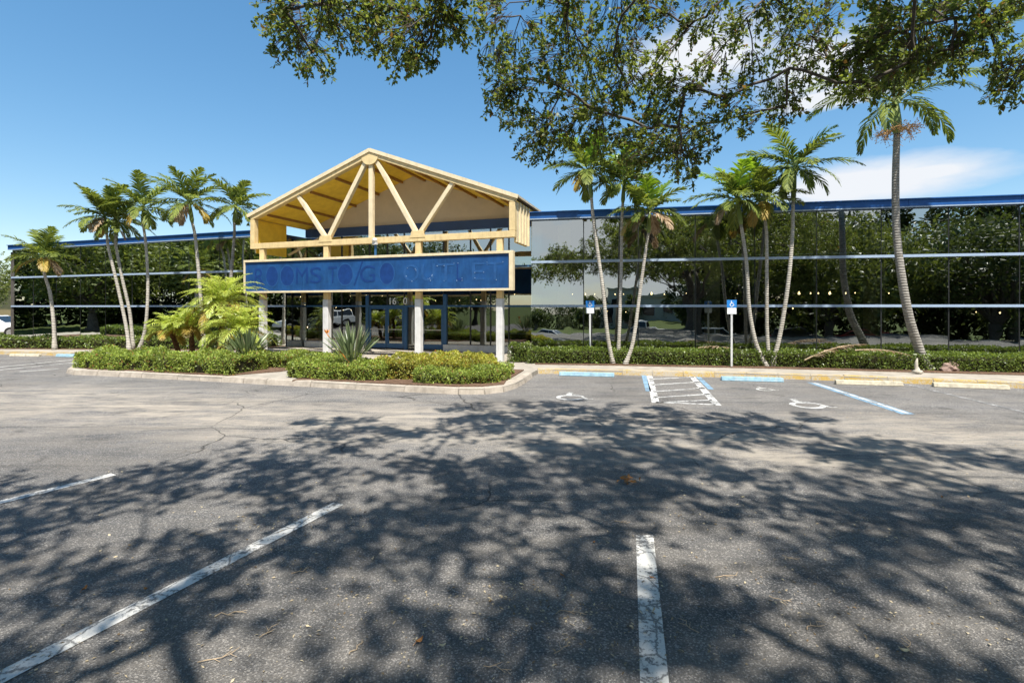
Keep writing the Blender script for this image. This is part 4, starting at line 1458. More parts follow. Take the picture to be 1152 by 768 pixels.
def palm(label, px, depth, crown, r0, r1, flen, nf, seed, group, yellow=0, dry=0, bright=0, trunk='palm_trunk', shaft=0.5, droop=1.15, npairs=31, lwid=0.060, llen=0.50, el_lo=-0.45, fruit=False):
    """px: the trunk's pixels from the ground up at one depth; crown: pixel of the crown's heart"""
    r = np.random.default_rng(seed)
    nf = nf + 6
    flen = flen * 1.10
    r0, r1 = r0 * 0.86, r1 * 0.88
    pts = [P(u, v, depth) for u, v in px]
    pts[0].z = GZ - 0.04
    if len(px) > 3:
        for i, q in enumerate(pts):
            q.y += 0.06 * math.sin(i * 1.7 + seed)
    c = P(*crown, depth)
    t = thing('palm_tree', (pts[0].x, pts[0].y, GZ), label, 'palm tree', group)
    path = smooth_path(pts, 6)
    m = len(path)
    rad = []
    for i in range(m):
        f = i / (m - 1)
        flare = 1.0 + 0.55 * max(0, 1 - f * 9)
        rad.append((r0 + (r1 - r0) * f) * flare)
    mb = MB()
    mb.tube(path, rad, 12)
    mb.build('trunk', M[trunk], t, smooth=True)
    # crownshaft from the trunk's top to the heart of the crown
    top = path[-1]
    mid = top + (c - top) * 0.35
    sh = MB()
    sh.tube([top - (c - top) * 0.03, top + (c - top) * 0.12, mid, top + (c - top) * 0.75, c], [r1 * 1.02, r1 * 1.55, r1 * 1.45, r1 * 1.0, r1 * 0.55], 10)
    sh.build('crownshaft', M['shaft'], t, smooth=True)
    golden = 2.39996
    a0 = r.uniform(0, 6.28)
    for i in range(nf):
        f = i / max(1, nf - 1)
        az = a0 + golden * i + r.normal(0, 0.2)
        el = 1.35 - (1.35 - el_lo) * f ** 0.8 + r.normal(0, 0.08)
        L = flen * (0.72 + 0.36 * math.sin(math.pi * min(1, 0.25 + f * 0.75))) * r.uniform(0.9, 1.1)
        mat = M['palm_leaf']
        if i < bright:
            mat = M['palm_leaf_bright']
        if i >= nf - yellow - dry:
            mat = M['palm_leaf_yellow']
        if i >= nf - dry:
            mat = M['palm_leaf_dry']
        dr = droop * r.uniform(0.8, 1.15) * (0.55 + 0.5 * f)
        if i >= nf - dry:
            dr *= 0.7
        o = c + Vector((math.cos(az), math.sin(az), 0)) * (r1 * 0.5) - Vector((0, 0, 0.10 * f))
        frond(t, mat, M['shaft'] if mat not in (M['palm_leaf_dry'],) else M['twig_pale'], 'frond', o, az, el, L, dr, int(npairs * (1.05 - 0.25 * f)), llen * (1 - 0.12 * f), lwid * (1 - 0.2 * f), thick=0.018, r=r, fwd=0.5 + 0.8 * f, sag=0.25 + 0.2 * f, twist=r.normal(0, 0.06))
    if fruit:
        fm = MB()
        for k in range(9):
            az = k * 0.72 + r.uniform(-0.2, 0.2)
            b0 = top + (c - top) * 0.04
            tip = b0 + Vector((math.cos(az) * 0.52, math.sin(az) * 0.52, -0.10 + r.uniform(-0.16, 0.16)))
            q = b0 + Vector((math.cos(az) * 0.3, math.sin(az) * 0.3, 0.10))
            fm.tube([b0, q, tip], [0.022, 0.016, 0.008], 5)
            for j in range(46):
                s = r.uniform(0.35, 1.0)
                base = b0.lerp(q, s * 2) if s < 0.5 else q.lerp(tip, s * 2 - 1)
                d = Vector(r.normal(0, 0.085, 3))
                e = base + d - Vector((0, 0, 0.05))
                fm.tube([base, e], 0.004, 3, cap=False)
                k2 = 0.017 * r.uniform(0.7, 1.3)
                fm.add([e + Vector(x) * k2 for x in ((1, 0, 0), (0, 1, 0), (-1, 0, 0), (0, -1, 0), (0, 0, 1.2), (0, 0, -1.2))],
                       [(0, 1, 4), (1, 2, 4), (2, 3, 4), (3, 0, 4), (1, 0, 5), (2, 1, 5), (3, 2, 5), (0, 3, 5)])
        fm.build('fruit_cluster', M['fruit'], t, recalc=False)
    return t


GP = 'slender palms in front of the glass wings'
palm('short palm with yellow drooping fronds at the far corner of the left glass wing', [(63, 391), (60, 362), (55, 330), (51.5, 312), (50, 302)], 21.9, (49, 287), 0.085, 0.06, 1.25, 13, 11, GP, yellow=3, dry=1, shaft=0.4)
palm('leaning palm with dry tan lower fronds, left trunk of the crossing pair', [(146, 391), (141, 368), (132, 322), (123.5, 280), (120, 262)], 21.6, (117.5, 243), 0.085, 0.055, 1.45, 13, 12, GP, yellow=1, dry=2)
palm('leaning palm with green fronds, right trunk of the crossing pair', [(149.5, 391), (145, 352), (138, 312), (131, 275), (129.5, 264)], 21.9, (130, 246), 0.08, 0.055, 1.35, 12, 13, GP)
palm('palm with an S bent trunk right of the crossing pair', [(155, 391), (162.5, 374), (166.5, 350), (166, 315), (163, 275), (161.5, 252)], 21.5, (161, 232), 0.08, 0.055, 1.40, 13, 14, GP, yellow=1)
palm('fullest palm left of the canopy, with one dead frond hanging on its trunk', [(229, 392), (227, 340), (223, 295), (218.5, 265), (216, 250)], 20.9, (213, 226), 0.09, 0.06, 1.5, 16, 15, GP, yellow=1, dry=2)
palm('palm with a darker straight trunk next to the canopy left corner', [(258, 392), (259, 340), (261, 292), (263, 262), (264, 250)], 20.9, (265, 231), 0.08, 0.055, 1.15, 12, 16, GP, trunk='palm_trunk_grey')
palm('left palm of the trio beside the canopy, its trunk leaning left', [(690, 409), (683, 375), (678, 325), (672, 278), (667, 240), (665, 222)], 16.2, (661.5, 190), 0.075, 0.055, 1.25, 13, 21, GP, yellow=1, bright=3)
palm('straight middle palm of the trio beside the canopy, crown behind oak leaves', [(695, 409.5), (697, 352), (699, 300), (700, 250), (700.5, 228)], 16.4, (702, 203), 0.07, 0.05, 1.1, 12, 22, GP, bright=2)
palm('right palm of the trio beside the canopy, with pale hanging dead fronds', [(702.5, 409), (712, 384), (720, 332), (726, 285), (729, 262)], 16.1, (731, 236), 0.075, 0.05, 1.15, 13, 23, GP, bright=3, dry=3, yellow=1)
palm('left palm of the second trio, bowed left with hanging fronds', [(862, 412), (851, 386), (843.5, 345), (839, 295), (833, 252)], 15.6, (829, 222), 0.075, 0.055, 1.20, 14, 24, GP, bright=4, dry=1)
palm('middle palm of the second trio with a straight trunk', [(865.5, 412.5), (864, 370), (862.5, 320), (861.5, 270), (861, 246)], 15.8, (859, 222), 0.07, 0.05, 1.1, 12, 25, GP, bright=2, yellow=2)
palm('right palm of the second trio, tallest of them, leaning right', [(869, 412), (879, 372), (886, 315), (891, 265), (893.5, 225)], 15.5, (895, 186), 0.078, 0.055, 1.40, 14, 26, GP, bright=3)
palm('tall single palm with a thick curved trunk and orange fruit clusters', [(1045, 415), (1035, 391), (1022, 358), (1013.5, 315), (1010, 262), (1008.5, 205), (1007.5, 150)], 14.7, (1008, 112), 0.155, 0.095, 2.55, 12, 38, GP, trunk='palm_trunk_grey', droop=1.5, npairs=42, lwid=0.058, llen=0.62, el_lo=0.08, fruit=True, dry=0)


def date_palm(label, base, heart, depth, flen, nf, seed, rt=0.07):
    r = np.random.default_rng(seed)
    b, c = P(*base, depth), P(*heart, depth)
    b.z = GZ - 0.03
    t = thing('date_palm', (b.x, b.y, GZ), label, 'palm', 'feathery date palms on the island')
    mb = MB()
    path = smooth_path([b, b.lerp(c, 0.5) + Vector((0.03, 0, 0)), c], 6)
    mb.tube(path, [rt * (1.0 + 0.12 * math.sin(i * 2.1)) for i in range(len(path))], 9)
    mb.build('trunk', M['fibre'], t)
    for i in range(nf):
        f = i / (nf - 1)
        az = 2.39996 * i + r.normal(0, 0.15)
        el = 1.48 - 1.5 * f ** 0.9 + r.normal(0, 0.1)
        L = flen * r.uniform(0.85, 1.1)
        mat = M['date_leaf'] if f < 0.85 else M['palm_leaf_yellow']
        frond(t, mat, M['palm_leaf_yellow'], 'frond', c, az, el, L, 1.45 * r.uniform(0.85, 1.2), 32, 0.32, 0.026, thick=0.010, r=r, sag=0.35, fwd=0.7, vee=0.3, twist=r.normal(0, 0.08))
    return t


date_palm('biggest feathery date palm, pale yellow green crown against the dark glass', (246, 399), (250, 343), 16.8, 1.5, 52, 41)
date_palm('feathery date palm with a low arching crown in front of the biggest one', (266, 402), (268, 374), 15.8, 1.28, 40, 42)
date_palm('small date palm with a leaning red brown trunk and golden fronds', (203, 397), (192, 372), 17.6, 0.95, 28, 43, 0.08)
date_palm('small date palm with an upright brown trunk left of the biggest one', (216, 398), (214, 368), 17.2, 0.98, 28, 44, 0.08)


def blade_plant(label, c, n, h, spread, seed, flower=0):
    """a clump of upright paddle leaves on stalks"""
    r = np.random.default_rng(seed)
    t = thing('bird_of_paradise_plant', c, label, 'plant', 'spiky leaved plants on the island')
    lf = MB()
    for i in range(n):
        az = r.uniform(0, 6.283)
        out = r.uniform(0.05, 1.0) ** 0.8
        hh = h * r.uniform(0.65, 1.08) * (1 - 0.28 * out)
        d = Vector((math.cos(az), math.sin(az), 0))
        p0 = Vector(c) + d * (0.12 * out)
        tip = Vector(c) + d * (spread * out) + Vector((0, 0, hh))
        mid = p0.lerp(tip, 0.5) + Vector((0, 0, 0.06 * out)) 
        pts = smooth_path([p0, mid, tip], 4)
        side = d.cross(Vector((0, 0, 1))) if out > 0.1 else Vector((1, 0, 0))
        side = (side + Vector(r.normal(0, 0.4, 3))).normalized()
        m = len(pts)
        w = r.uniform(0.035, 0.062)
        base = len(lf.v)
        for k, p in enumerate(pts):
            f = k / (m - 1)
            ww = w * (0.10 if f < 0.38 else max(0.02, math.sin(math.pi * min(1, (f - 0.30) / 0.70)) ** 0.7))
            up = Vector((0, 0, 1)) * 0.25 * ww + d * (-0.2 * ww)
            lf.v += [tuple(p - side * ww * 0.5 + up), tuple(p), tuple(p + side * ww * 0.5 + up)]
        for k in range(m - 1):
            a = base + 3 * k
            lf.f += [(a, a + 1, a + 4, a + 3), (a + 1, a + 2, a + 5, a + 4)]
            lf.mi += [0, 0]
    lf.build('leaves', M['strelitzia'], t, recalc=False)
    for i in range(flower):
        az = 2.6 + i
        p = Vector(c) + Vector((math.cos(az) * 0.5 - 0.2, -0.1, h * 0.72))
        fl = MB()
        for k in range(6):
            d = Vector((r.uniform(-0.6, 0.6), r.uniform(-0.4, 0.4), r.uniform(0.5, 1))).normalized()
            s = d.cross(Vector((0, 1, 0.2))).normalized() * 0.018
            fl.add([p, p + d * 0.07 + s, p + d * 0.16, p + d * 0.07 - s], [(0, 1, 2, 3)])
        fl.tube([Vector(c), p], 0.012, 5)
        fl.build('flower', M['flower'], t, recalc=False)
    return t


blade_plant('spiky grey green leaf clump with an orange bloom, in front of the entrance', P(396, 412, 13.3), 140, 1.20, 0.80, 51, 1)
blade_plant('spiky grey green leaf clump at the foot of the date palms', P(278, 405, 15.0), 120, 1.02, 0.88, 52)
blade_plant('small tuft of grey blades behind the spiky clump, at the date palm foot', P(232, 399, 16.2), 18, 0.65, 0.35, 53)

# ---------------------------------------------------------------- the big oak over the camera
TR = Vector((5.6, -6.0, 0))
shade_poly = [(-5.9, 5.6), (-5.1, 6.3), (-4.7, 7.7), (-3.6, 8.1), (-2.1, 8.4), (-0.3, 9.0), (1.0, 9.05), (2.2, 8.6), (4.2, 8.9), (4.9, 8.0), (5.8, 7.2), (6.9, 6.6),
              (9.5, 5.5), (12.5, 3.5), (14.5, 0), (15, -5), (13, -10), (8, -13), (2, -13), (-3, -9), (-6, -4), (-7.5, 0), (-7.0, 3.5)]


def inside(x, y, poly):
    c = False
    j = len(poly) - 1
    for i in range(len(poly)):
        xi, yi = poly[i]
        xj, yj = poly[j]
        if (yi > y) != (yj > y) and x < (xj - xi) * (y - yi) / (yj - yi) + xi:
            c = not c
        j = i
    return c


# clumps the photograph shows: (u, v, depth, radius in metres)
seen = []


def cl(u, v, y, r=0.30):
    seen.append((u, v, y, r))


for u, v in ((318, 8), (340, 30), (352, 60), (322, 42), (372, 18), (396, 8), (388, 36), (418, 12), (362, 5), (440, 34), (455, 56), (448, 8), (470, 28), (492, 14), (510, 26), (478, 52), (425, -8), (500, -12), (330, -20), (380, -22)):
    cl(u, v, 5.6 + random.uniform(-0.5, 0.5), 0.25)
for u, v in ((558, 18), (575, 52), (556, 62), (600, 30), (590, 88), (572, 92), (612, 62), (582, 128), (600, 132), (565, 108), (634, 22), (640, 58), (628, 96), (618, 140), (660, 30), (690, 12), (665, 80),
             (690, 60), (655, 118), (640, 150), (670, 150), (690, 110), (700, 150), (720, 30), (745, 12), (718, 80), (735, 120), (720, 168), (745, 165), (750, 60), (770, 100), (775, 30),
             (800, 10), (765, 150), (790, 140), (800, 70), (820, 110), (815, 40), (840, 20), (845, 75), (838, 130), (870, 10), (880, 50), (868, 100), (885, 118), (900, 15), (915, 40),
             (905, 75), (930, 12), (925, 55), (770, 178), (640, 5), (720, 2), (560, -10), (610, -8), (680, -15), (760, -15), (830, -20), (900, -20),
             (610, 158), (675, 125), (705, 95), (730, 145), (755, 120), (785, 165), (660, 55), (710, 55), (740, 90), (716, 178), (752, 172)):
    cl(u, v, 6.6 + random.uniform(-0.7, 0.7), 0.28)
for u, v in ((950, 75), (965, 55), (985, 40), (972, 92), (990, 75), (1000, 20), (1020, 35), (1010, 60), (1040, 12), (1050, 40), (1075, 20), (1090, 45), (1070, 55), (1105, 18), (1115, 40), (1135, 10), (1128, 76),
             (1148, 62), (1140, 90), (1030, 65), (990, 5), (1060, 2), (1100, -10), (1150, -5), (1000, -15), (1045, 62), (1000, 95)):
    cl(u, v, 5.9 + random.uniform(-0.5, 0.5), 0.24)
clumps = []
for u, v, y, r in seen:
    p = P(u, v, y)
    clumps.append((np.array(p), r, 'near'))
# the rest of the crown: placed where it shades the lot, kept clear of the picture's sky
r_ = np.random.default_rng(99)
k = 0
tries = 0
pts_c = [c[0] for c in clumps]
while k < 1500 and tries < 900000:
    tries += 1
    gx, gy = r_.uniform(-7.5, 15), r_.uniform(-13, 9.1)
    if not inside(gx, gy, shade_poly):
        continue
    dist = math.hypot(gx - (TR.x - 1.2), gy - (TR.y + 4))
    hmax = 11.0 - 0.030 * dist * dist
    if gx < -1.5:
        hmax = min(hmax, 5.9)
    if gx < -1.2 and gy < 2.2:
        continue
    # the crown is open in places
    if math.sin(gx * 1.35 + 0.8 * math.sin(gy * 0.9)) * math.sin(gy * 1.5 + 1.1 + 0.7 * math.sin(gx * 0.8)) > 0.62 and gy < 7.6:
        continue
    h = r_.uniform(4.6, max(5.6, hmax))
    p = np.array([gx + SUN.x / SUN.z * h, gy + SUN.y / SUN.z * h, h])
    if p[1] > 0.2:
        tu = 576 + F * p[0] / p[1]
        tv = HORIZON - F * (p[2] - CAM_H) / p[1]
        marg = 0.62 / p[1] * F
        if tv > -marg and -marg < tu < 1152 + marg:
            continue
    if math.dist(p, (0, 0, 2)) < 2.6:
        continue
    if min(np.linalg.norm(np.array(pts_c) - p, axis=1)) < 0.40:
        continue
    clumps.append((p, r_.uniform(0.34, 0.62), 'far'))
    pts_c.append(p)
    k += 1

print('clumps', len(clumps), 'tries', tries)
oak = thing('oak_tree', TR, 'large spreading tree whose leafy boughs hang into the top of the view', 'tree')
# limbs: every clump joins the nearest wood that lies nearer the trunk
nodes = [np.array([TR.x, TR.y, -0.05]), np.array([TR.x + 0.05, TR.y + 0.05, 1.2]), np.array([TR.x, TR.y + 0.1, 2.3])]
par = [-1, 0, 1]
starts = [((-0.9, 1.2, 3.5), 2), ((0.8, 1.4, 3.7), 2), ((1.3, -0.3, 3.6), 2), ((-1.1, -0.6, 3.5), 2), ((0.1, -1.2, 3.9), 2), ((0.1, 0.4, 4.2), 2)]
for d, pi in starts:
    nodes.append(np.array([TR.x + d[0], TR.y + d[1], d[2]])); par.append(pi)
# main boughs reaching out under the crown
for path in ([(3.6, -2.6, 4.6), (2.5, -0.4, 5.3), (1.6, 2.0, 5.8), (1.3, 4.2, 5.9), (1.5, 5.6, 5.6)],
             [(2.2, -4.2, 4.6), (-0.6, -2.6, 5.3), (-2.6, -0.4, 5.9), (-3.2, 2.2, 6.2), (-2.8, 4.4, 6.0)],
             [(6.8, -2.6, 4.8), (7.0, 0.2, 5.6), (6.2, 2.8, 6.1), (5.2, 4.6, 6.2)],
             [(9.0, -5.0, 4.8), (11.2, -3.4, 5.5), (12.4, -0.6, 5.9)],
             [(4.6, -3.4, 5.4), (4.2, -0.2, 6.6), (3.8, 2.6, 7.0), (3.4, 4.4, 6.6)],
             [(5.0, -9.0, 5.0), (4.0, -11.6, 5.8)], [(9, -8.6, 5.2), (10.5, -11, 5.8)]):
    prev = None
    for q in path:
        q = np.array(q, dtype=float)
        if prev is None:
            dd = [np.linalg.norm(nodes[j] - q) for j in range(3, 9)]
            prev = 3 + int(np.argmin(dd))
        nodes.append(q); par.append(prev)
        prev = len(nodes) - 1
nvis = [False] * len(nodes)
order = sorted(range(len(clumps)), key=lambda i: np.linalg.norm(clumps[i][0] - np.array([TR.x, TR.y, 4.0])))
end_of = {}
tn = np.array([TR.x, TR.y, 4.0])
for i in order:
    p = clumps[i][0]
    arr = np.array(nodes)
    dist = np.linalg.norm(arr - p, axis=1)
    dt = np.linalg.norm(arr - tn, axis=1)
    vis = np.array(nvis)
    cost = dist + (np.where(vis, 3.0, 0) if clumps[i][2] == 'far' else np.where(vis, 0.35, 0)) + np.where(dt > np.linalg.norm(p - tn), 2.0, 0) + np.where(np.arange(len(nodes)) < 3, 50, 0) + np.where(arr[:, 2] < p[2] - 1.6, 0.5, 0)
    j = int(np.argmin(cost))
    # a knee so that twigs leave the bough in a curve and hang
    if dist[j] > 0.7:
        q = nodes[j] * 0.5 + p * 0.5 + np.array([0, 0, 0.10 * dist[j]]) + r_.normal(0, 0.06 * dist[j], 3)
        nodes.append(q); par.append(j); nvis.append(clumps[i][2] == 'near')
        j = len(nodes) - 1
    nodes.append(p.copy()); par.append(j); nvis.append(clumps[i][2] == 'near')
    end_of[i] = len(nodes) - 1
cnt = np.ones(len(nodes))
for i in range(len(nodes) - 1, 0, -1):
    cnt[par[i]] += cnt[i]
radii = 0.0054 * cnt ** 0.53
radii = np.minimum(radii, 0.42)
for i, q in enumerate(nodes):
    # the boughs that hang into view are outer ones: thin wood
    if q[1] > 2.5:
        radii[i] = min(radii[i], 0.018 if nvis[i] else 0.030)
mb = MB()
tk = [Vector(nodes[0]), Vector(nodes[0] * 0.8 + nodes[1] * 0.2), Vector(nodes[1]), Vector(nodes[2])]
mb.tube(tk, [0.62, 0.44, 0.36, 0.38], 16)
mb.build('trunk', M['bark'], oak, smooth=True)
lb = MB()
for i in range(3, len(nodes)):
    a, b = Vector(nodes[par[i]]), Vector(nodes[i])
    L = (b - a).length
    ra = min(radii[par[i]], radii[i] * 1.7) if par[i] >= 3 else radii[i] * 1.25
    rb_ = radii[i]
    j1 = Vector(r_.normal(0, 0.045, 3)) * L
    j2 = Vector(r_.normal(0, 0.045, 3)) * L
    pts = [a, a.lerp(b, 0.33) + j1, a.lerp(b, 0.67) + j2, b]
    lb.tube(pts, [ra, ra * 0.67 + rb_ * 0.33, ra * 0.33 + rb_ * 0.67, rb_ * 0.9], 8 if ra > 0.05 else 5, cap=False)
lb.build('limbs', M['bark'], oak, smooth=True)
tw = MB()
LC, LA, LN, LL = [], [], [], []
for i, (p, r, kind) in enumerate(clumps):
    base = nodes[par[end_of[i]]]
    grow = norm((p - base)[None, :])[0]
    ntw = 34 if kind == 'near' else 22
    per = 10 if kind == 'near' else 10
    for k in range(ntw):
        d = r_.normal(0, 1, 3)
        d = d / np.linalg.norm(d)
        e = p + d * r * r_.uniform(0.35, 1.15) * np.array([1, 1, 0.9]) + grow * 0.1 + np.array([0, 0, -0.10 * r_.random()])
        st = p + (d * 0.1 - grow * 0.12)
        mid = (st + e) / 2 + np.array([0, 0, 0.03])
        if kind == 'near':
            tw.tube([Vector(st), Vector(mid), Vector(e)], [0.0045, 0.0032, 0.0018], 3, cap=False)
        tdir = norm((e - mid)[None, :])[0]
        n = per
        # leaves sit in a rosette at the twig's end and a few along it
        f = r_.uniform(0.35, 1.05, n)
        pos = mid[None] + (e - mid)[None] * f[:, None]
        ax = tdir[None] * 0.55 + norm(r_.normal(0, 1, (n, 3))) * 0.95
        nr = np.array([[0, 0, 1.0]]) + r_.normal(0, 0.55, (n, 3))
        LC.append(pos); LA.append(ax); LN.append(nr)
        LL.append(r_.uniform(0.042, 0.075, n) * (r_.uniform(0.75, 1.25, n) if kind == 'near' else 1.7))
LC, LA, LN, LL = np.concatenate(LC), np.concatenate(LA), np.concatenate(LN), np.concatenate(LL)
quads_mesh('crown', leaf_quads(LC, LA, LN, LL, LL * 0.52), M['oak_leaf'], oak)
tw.build('twigs', M['twig'], oak, recalc=False)


# ---------------------------------------------------------------- trees behind and beside the lot (mirrored in the glass)
def leafy_tree(label, loc, height, radius, trunk_r, seed, mat, group=None, n_leaf=9000, leaf=0.22, low=0.33, name='shade_tree'):
    r = np.random.default_rng(seed)
    L = Vector(loc)
    t = thing(name, L, label, 'tree', group)
    nodes_ = []
    ncl = 84
    for i in range(ncl):
        for _ in range(50):
            d = r.normal(0, 1, 3)
            d = d / np.linalg.norm(d) * r.uniform(0.45, 1.0)
            q = np.array([d[0] * radius, d[1] * radius, height * (low + (1 - low) * (0.45 + 0.5 * d[2]))])
            if q[2] > height * low * 0.85:
                break
        nodes_.append(q)
    tr = MB()
    fork = Vector((0.1, 0.05, height * low * 0.8))
    tr.tube([L + Vector((0, 0, -0.1)), L + Vector((0, 0, 0.3)), L + fork * 0.6, L + fork], [trunk_r * 1.7, trunk_r * 1.1, trunk_r * 0.9, trunk_r], 10)
    for q in nodes_[::3]:
        q = Vector(q)
        m_ = fork.lerp(q, 0.45) + Vector((0, 0, 0.08 * height))
        tr.tube([L + fork, L + m_, L + q], [trunk_r * 0.45, trunk_r * 0.25, trunk_r * 0.06], 5, cap=False)
    tr.build('trunk', M['bark'], t, smooth=True)
    per = n_leaf // ncl
    cs, ax, nr = [], [], []
    for q in nodes_:
        rr = radius * r.uniform(0.20, 0.36)
        d = norm(r.normal(0, 1, (per, 3)))
        c = q + d * (rr * r.uniform(0.3, 1.05, per))[:, None] * np.array([1, 1, 0.7])
        cs.append(c); ax.append(d + r.normal(0, 0.7, (per, 3))); nr.append(d * 0.5 + np.array([0, 0, 0.8]) + r.normal(0, 0.5, (per, 3)))
    cs, ax, nr = np.concatenate(cs), np.concatenate(ax), np.concatenate(nr)
    ll = leaf * r.uniform(0.7, 1.3, len(cs))
    quads_mesh('crown', leaf_quads(cs + np.array(L), ax, nr, ll, ll * 0.6), mat, t)
    return t


GT = 'trees round the parking lot'
rows = [((16.0, -10.5), 10.5, 6.2, 'tree behind the lot mirrored right of the second palm trio'), ((27.0, -12.7), 11.0, 6.6, 'tree behind the lot mirrored at the right end of the glass'),
        ((37.0, -8.0), 11.5, 6.5, 'tree at the right rear corner of the lot, mirrored beside the frame edge'),
        ((22.0, -24.0), 12.5, 7.0, 'tree on the far side of the rear road, mirrored dark and tall'), ((34.0, -26.0), 12.5, 7.0, 'outermost tree beyond the rear road on the right'),
        ((10.5, -27.0), 11.5, 6.5, 'tree beyond the rear road behind the parked vehicles'),
        ((-35.0, 13.0), 10.0, 6.2, 'tree on the left border of the lot, mirrored in the left wing'), ((-36.0, 2.0), 11.0, 6.6, 'second tree on the left border, mirrored in the left wing'),
        ((-33.0, -9.0), 11.0, 6.4, 'third tree on the left border, nearest the rear road'), ((-41.0, 22.0), 10.0, 6.0, 'tree past the left border near the building corner'),
        ((-46.0, 9.0), 12.5, 7.0, 'tall tree standing behind the left border row'), ((-47.0, -6.0), 12.5, 7.0, 'tall outer tree behind the left border row, further back'), ((-38.0, -22.0), 12.0, 7.0, 'tree at the rear left corner of the lot')]
for i, ((x, y), h, rad, lab) in enumerate(rows):
    leafy_tree(lab, (x, y, dip(y)), h, rad, 0.36 + 0.04 * (i % 3), 300 + i, M['tree_leaf'] if i % 3 else M['tree_leaf_light'], GT, 17000, 0.30, 0.26)
for i, (x, y, h) in enumerate([(-24, -54, 4.6), (-15, -58, 4.2), (-6, -60, 4.6), (3, -56, 4.4), (-33, -48, 6.5), (12, -50, 7.5)]):
    leafy_tree(['round small tree far behind the lot, left end', 'flat topped tree far behind the lot', 'low tree far behind the lot by the beige building', 'smallest tree far behind the lot', 'taller tree at the far rear left', 'tree far behind the lot, right end'][i],
               (x, y, dip(y)), h, h * 0.5, 0.2, 400 + i, M['tree_leaf'], 'trees far behind the lot', 4500, 0.32, 0.30)
# the sliver of street left of the building
leafy_tree('pale green tree past the left end of the glass wing', (-37.5, 35.0, -0.05), 6.2, 2.6, 0.16, 431, M['tree_leaf_light'], None, 5200, 0.16, 0.34, 'street_tree')


# the unbroken woods beyond the rear road and past the left border
def woods(name, spots, mat, leaf, n_per, seed):
    r = np.random.default_rng(seed)
    C_, A_, N_ = [], [], []
    for x, y, z, rx, rz in spots:
        d = norm(r.normal(0, 1, (n_per, 3)))
        k_ = r.uniform(0.72, 1.05, n_per)[:, None]
        C_.append(np.array([x, y, z]) + d * k_ * np.array([rx, rx, rz])); A_.append(d + r.normal(0, 0.7, (n_per, 3))); N_.append(d + r.normal(0, 0.6, (n_per, 3)))
    C_, A_, N_ = np.concatenate(C_), np.concatenate(A_), np.concatenate(N_)
    keep = C_[:, 2] > -1.4
    C_, A_, N_ = C_[keep], A_[keep], N_[keep]
    L_ = leaf * r.uniform(0.7, 1.4, len(C_))
    return tag(quads_mesh(name, leaf_quads(C_, A_, N_, L_, L_ * 0.65), mat), kind='stuff')


rw_ = np.random.default_rng(505)
sp_ = []
for x in np.arange(5, 66, 1.9):
    for z, rx in ((0.3, 2.2), (3.2, 2.6), (6.6, 2.8), (9.8, 2.8), (12.2, 2.4)):
        if z > 8 and rw_.random() < 0.35:
            continue
        sp_.append((x + rw_.normal(0, 0.8), -33 + rw_.normal(0, 1.6) + max(0, x - 30) * 0.5, z + rw_.normal(0, 0.5), rx * rw_.uniform(0.75, 1.2), rx * rw_.uniform(0.6, 1.0)))
for y in np.arange(-30, 40, 1.9):
    for z, rx in ((0.8, 2.2), (3.6, 2.6), (6.8, 2.8), (9.4, 2.5)):
        if z > 8 and rw_.random() < 0.35:
            continue
        sp_.append((-53 + rw_.normal(0, 1.6), y + rw_.normal(0, 0.8), z + rw_.normal(0, 0.5), rx * rw_.uniform(0.75, 1.2), rx * rw_.uniform(0.6, 1.0)))
for x in np.arange(-46, 6, 2.2):
    sp_.append((x + rw_.normal(0, 0.8), -66 + rw_.normal(0, 1.5), 0.4, 2.6, 2.4 * rw_.uniform(0.6, 1.5)))
woods('woods', sp_, M['woods_leaf'], 0.36, 950, 506)


# far buildings: a tan block left of the store, a beige block across the road behind
def plain_building(name, label, x0, x1, y0, y1, h, wall, nwin, zb=0.0):
    t = thing(name, ((x0 + x1) / 2, (y0 + y1) / 2, zb), label, 'building')
    w = MB(); w.box((x0, y0, zb - 0.3), (x1, y1, zb + h)); w.build('wall', wall, t)
    r = MB(); r.box((x0 - 0.3, y0 - 0.3, zb + h + 0.002), (x1 + 0.3, y1 + 0.3, zb + h + 0.35)); r.build('roof', M['roof'], t)
    for face_y, s in ((y0, -1), (y1, 1)):
        for i in range(nwin):
            cx = x0 + (x1 - x0) * (i + 0.5) / nwin
            ww = (x1 - x0) / nwin * 0.28
            fm = MB()
            fm.box((cx - ww - 0.08, face_y - 0.04, zb + 0.95), (cx + ww + 0.08, face_y + 0.04, zb + h * 0.72))
            f = fm.build('window', M['white_concrete'], t)
            g = MB(); g.box((cx - ww, face_y - 0.06 if s < 0 else face_y + 0.042, zb + 1.03), (cx + ww, face_y - 0.042 if s < 0 else face_y + 0.06, zb + h * 0.70))
            g.build('pane', M['car_glass'], f)
    return t


plain_building('tan_building', 'tan building past the left end of the glass wing', -60, -41.5, 38, 48, 3.6, M['tan_wall'], 5)
plain_building('beige_building', 'long beige building across the road behind the lot', -12, 16, -72, -62, 5.5, M['beige_wall'], 8, -1.3)


